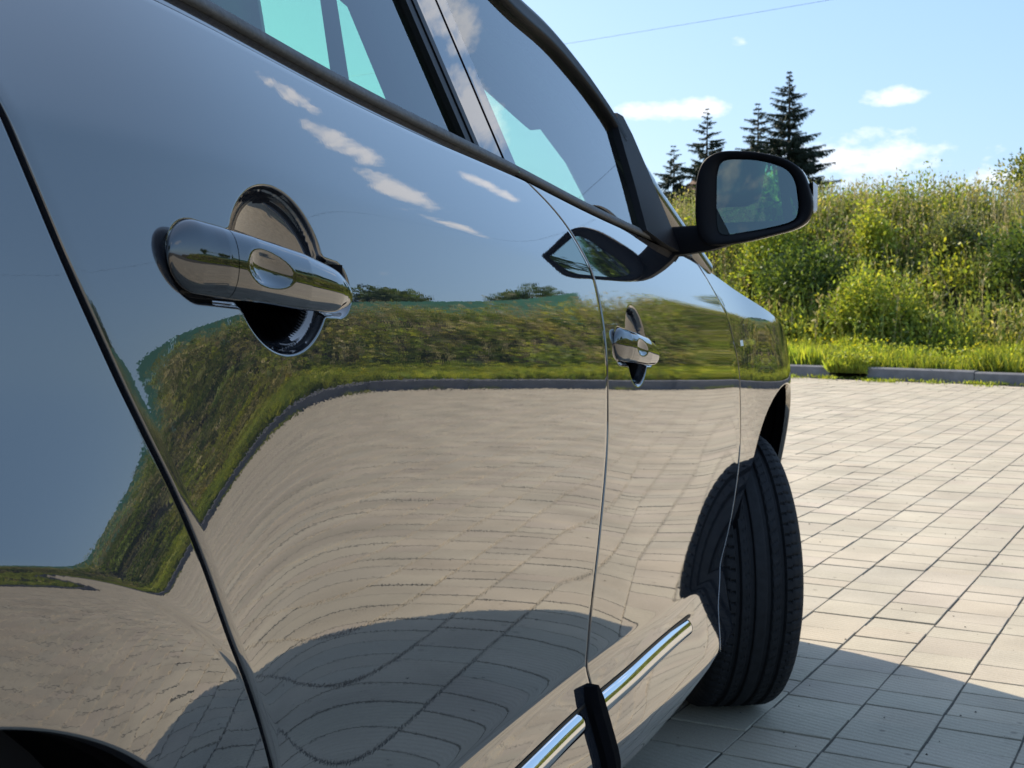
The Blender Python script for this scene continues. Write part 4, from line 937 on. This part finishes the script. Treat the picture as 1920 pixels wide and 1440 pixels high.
# --- wheels
def wheel(cx_, cy_, steer, right=True, fine=False):
    """tyre lofted around its axle: tread with four grooves and shoulder sipes"""
    root = empty('wheel', (cx_ - CO[0], cy_ - CO[1], .326)); root.parent = car; root.rotation_euler = (0, 0, steer)
    hw = .102; R_ = .326; nseg = 504 if fine else 72
    # profile from the outer bead (x=+) over the tread to the inner bead
    prof = []
    for x, r_ in ((hw * .78, .212), (hw * .98, .235), (hw * 1.06, .262), (hw * 1.03, .290), (hw * .97, .305), (hw * .91, .3145), (hw * .84, .3200), (hw * .76, .3228)): prof.append((x, r_, 2 if x > hw * .8 else 1))
    for x in np.linspace(hw * .74, -hw * .74, 75 if fine else 20): prof.append((x, R_ - .0032 * (x / hw) ** 2 * 1.0, 0))
    for x, r_ in ((hw * .76, .3228), (hw * .84, .3200), (hw * .91, .3145), (hw * .97, .305), (hw * 1.03, .290), (hw * 1.06, .262), (hw * .98, .235), (hw * .78, .212)): prof.append((-x, r_, 2))
    prof = np.array(prof); a = np.arange(nseg) * 2 * math.pi / nseg; X = np.repeat(prof[:, 0][None], nseg, 0); Rr_ = np.repeat(prof[:, 1][None], nseg, 0); A = np.repeat(a[:, None], len(prof), 1)
    if fine:
        g = np.zeros_like(X)
        for gx, gw in ((.050, .0042), (.0185, .0050), (-.0185, .0050), (-.050, .0042)): g = np.maximum(g, sm(1 - (np.abs(X - gx) - gw) / .0016))
        ph = (A / (2 * math.pi) * 84 + np.abs(X) * 9) % 1
        sip = ((ph < .12) | (ph > .97)) & (np.abs(X) > .058) & (np.abs(X) < .098); 
        ph2 = (A / (2 * math.pi) * 84 + X * 26) % 1; sip2 = (ph2 < .10) & (np.abs(X) > .026) & (np.abs(X) < .040)
        Rr_ = Rr_ - g * .0065 - np.where(sip, .0042, 0) * (g < .1) - np.where(sip2, .0028, 0) * (g < .1)
    # contact patch flattened a little
    y = Rr_ * np.cos(A); z = Rr_ * np.sin(A); z = np.maximum(z, -.3255)
    V = np.stack([X, y, z], -1).reshape(-1, 3); F = grid_faces(nseg, len(prof), wrap_u=True, flip=False)
    o = mesh('tyre', V, F, M_tyre, root, True, sharp=45)
    rm = MB(); s_ = 1 if right else -1
    ring = []
    for i in range(48):
        t = 2 * math.pi * i / 48; ring.append((math.cos(t), math.sin(t)))
    for (x1, r1, x2, r2) in ((.080, .212, .072, .222), (.072, .203, -.085, .200), (.080, .212, .072, .203)):
        b_ = len(rm.V); rm.V += [(s_ * x1, r1 * c_, r1 * s2) for c_, s2 in ring] + [(s_ * x2, r2 * c_, r2 * s2) for c_, s2 in ring]; rm.F += [(b_ + i, b_ + (i + 1) % 48, b_ + 48 + (i + 1) % 48, b_ + 48 + i) for i in range(48)]
    for k in range(5):
        t = 2 * math.pi * k / 5
        for dd in (-.16, .16):
            p0 = np.array([s_ * .062, .05 * math.cos(t), .05 * math.sin(t)]); p1 = np.array([s_ * .066, .207 * math.cos(t + dd), .207 * math.sin(t + dd)]); rm.tube([p0, p1], [.017, .012], 6)
    rm.tube([(s_ * .03, 0, 0), (s_ * .072, 0, 0)], [.06, .055], 20); rm.build('rim', M_rim, root, True); hb_ = MB(); hb_.tube([(-.06, 0, 0), (.03, 0, 0)], .15, 24); hb_.build('brake_disc', M_black, root, True)
    return root
FW = (-.112, 2.985)
wheel(FW[0], FW[1], R(27), True, True); wheel(-.112, RAX, 0, True); wheel(-W_ + .112, 2.985, R(24), False); wheel(-W_ + .112, RAX, 0, False)

# --- wing mirror
mirror = empty('wing_mirror'); mirror.parent = car
def smooth_poly(pts, n=72):
    pts = np.array(pts); k = len(pts); out = []
    for i in range(k):
        p0, p1, p2, p3 = pts[i - 1], pts[i], pts[(i + 1) % k], pts[(i + 2) % k]
        for t in np.linspace(0, 1, max(2, n // k), endpoint=False):
            out.append(.5 * ((2 * p1) + (-p0 + p2) * t + (2 * p0 - 5 * p1 + 4 * p2 - p3) * t * t + (-p0 + 3 * p1 - 3 * p2 + p3) * t ** 3))
    return np.array(out)
HO = smooth_poly([(-.024, 1.100), (-.0255, 1.150), (-.022, 1.190), (-.008, 1.217), (.020, 1.2295), (.060, 1.2285), (.100, 1.222), (.138, 1.210), (.166, 1.190), (.180, 1.160), (.187, 1.128), (.181, 1.104), (.158, 1.088), (.110, 1.076), (.060, 1.066), (.010, 1.062), (-.012, 1.072)])
GL = smooth_poly([(.0145, 1.100), (.0135, 1.150), (.0150, 1.192), (.026, 1.2125), (.060, 1.2135), (.100, 1.2075), (.138, 1.193), (.155, 1.172), (.1615, 1.140), (.162, 1.116), (.152, 1.101), (.110, 1.0905), (.060, 1.0835), (.024, 1.081)])
ctr = np.array([.075, 1.148]); YM = 2.262
tw_y = lambda x: YM - (x - .075) * .13           # the face turned a little towards the driver
def ring_at(poly, sc, dy, sz=None): 
    q = ctr + (poly - ctr) * np.array(sc); return [(x, tw_y(x) + dy, z) for x, z in q]
nH = len(HO)
res = lambda poly, n: np.array([[np.interp(i / n * len(poly), np.arange(len(poly) + 1), np.append(poly[:, c_], poly[0, c_])) for c_ in (0, 1)] for i in range(n)])
def angle_sort(poly, n=96):
    a = np.arctan2(poly[:, 1] - ctr[1], poly[:, 0] - ctr[0]); r_ = np.hypot(poly[:, 0] - ctr[0], poly[:, 1] - ctr[1]); o_ = np.argsort(a); a = a[o_]; r_ = r_[o_]
    t = np.linspace(-math.pi, math.pi, n, endpoint=False); rr = np.interp(t, np.concatenate([a - 2 * math.pi, a, a + 2 * math.pi]), np.tile(r_, 3)); return np.stack([ctr[0] + rr * np.cos(t), ctr[1] + rr * np.sin(t)], -1)
HOa = angle_sort(HO); GLa = angle_sort(GL); n = 96
rings = [ring_at(GLa, (1.0, 1.0), .010), ring_at(GLa, (1.02, 1.02), .006), ring_at(GLa * .45 + HOa * .55, (1, 1), .002), ring_at(HOa, (.975, .975), -.002), ring_at(HOa, (.992, .992), .0), ring_at(HOa, (1.0, 1.0), .005), ring_at(HOa, (1.0, 1.0), .020), ring_at(HOa, (.97, .97), .050), ring_at(HOa, (.88, .86), .085), ring_at(HOa, (.68, .64), .112), ring_at(HOa, (.30, .28), .128)]
V = [p for r_ in rings for p in r_]; k = len(rings)
F = [(i * n + j, i * n + (j + 1) % n, (i + 1) * n + (j + 1) % n, (i + 1) * n + j) for i in range(k - 1) for j in range(n)] + [tuple((k - 1) * n + j for j in range(n))]
fm = [0 if f[0] < 6 * n else 0 for f in F]
cm('mirror_housing', V, F, M_plastic, mirror, True)
# painted shell on the front of the housing
sh = [ring_at(HOa, (1.004, 1.006), .016), ring_at(HOa, (1.004, 1.004), .030), ring_at(HOa, (.98, .975), .055), ring_at(HOa, (.89, .87), .090), ring_at(HOa, (.69, .65), .117), ring_at(HOa, (.31, .29), .133)]
V = [p for r_ in sh for p in r_]; k = len(sh); F = [(i * n + j, i * n + (j + 1) % n, (i + 1) * n + (j + 1) % n, (i + 1) * n + j) for i in range(k - 1) for j in range(n)] + [tuple((k - 1) * n + j for j in range(n))]
cm('mirror_shell', V, F, M_paint, mirror, True)
# the glass, turned so that it shows the cabin and what lies behind the car's far side
MNX = float(-.205); GLs = GLa
gv = [(x, tw_y(.075) + .0125 + (x - .075) * (-MNX) * 0 - (x - .075) * .13, z) for x, z in GLs]
cm('mirror_glass_backing', gv, [tuple(range(n))], M_black, mirror)
gn = np.array([-.150, -.985, -.020]); gn /= np.linalg.norm(gn)
gv = []
for x, z in (ctr + (GLs - ctr) * .992):
    y = YM + .0045 - (gn[0] * (x - .075) + gn[2] * (z - 1.148)) / gn[1]; gv.append((x, y, z))
cm('mirror_glass', gv, [tuple(range(n))[::-1]], M_mirror, mirror)
# arm
am = MB(); 
sec = [((-.085, 2.325), 1.046, 1.098, .050), ((-.060, 2.318), 1.047, 1.099, .050), ((-.030, 2.312), 1.050, 1.100, .048), ((.000, 2.305), 1.054, 1.103, .045), ((.045, 2.302), 1.066, 1.11, .040)]
V = []; 
for (x, y), z0, z1, d in sec:
    m8 = [(-1, -.75), (-1, .8), (-.8, 1), (.8, 1), (1, .75), (1, -.8), (.75, -1), (-.75, -1)]
    V += [(x, y + d / 2 * a, (z0 + z1) / 2 + (z1 - z0) / 2 * b) for a, b in m8]
F = [(i * 8 + j, (i + 1) * 8 + j, (i + 1) * 8 + (j + 1) % 8, i * 8 + (j + 1) % 8) for i in range(4) for j in range(8)] + [tuple(range(8)), tuple(range(39, 31, -1))]
o = cm('mirror_arm', V, F, M_plastic, mirror, True, sharp=45)
# repeater lamp on the outer edge
rl = MB(); rl.add([(.186, YM + .018, 1.115), (.1925, YM + .022, 1.120), (.1925, YM + .022, 1.165), (.184, YM + .018, 1.172), (.160, YM + .085, 1.115), (.166, YM + .085, 1.120), (.166, YM + .085, 1.16), (.158, YM + .085, 1.166)], [(0, 1, 2, 3), (1, 5, 6, 2), (0, 4, 5, 1), (3, 2, 6, 7), (4, 7, 6, 5)]); cmb(rl, 'repeater_lamp', M_lens, mirror, bevel=.003, smooth=True)
# small bright badge on the front wing
bd = MB(); 
for (y0, y1, z0, z1) in ((2.68, 2.80, .868, .880),):
    q = [(float(S(np.array(y), np.array(z))) + .003, y, z) for y, z in ((y0, z0), (y1, z0), (y1, z1), (y0, z1))]; bd.prism(q[::-1], (-.006, 0, 0))
cmb(bd, 'wing_badge', M_chrome)

for o in bpy.data.objects:
    if o.parent is None and o.type == 'EMPTY' and not o.children: print('empty without children', o.name)
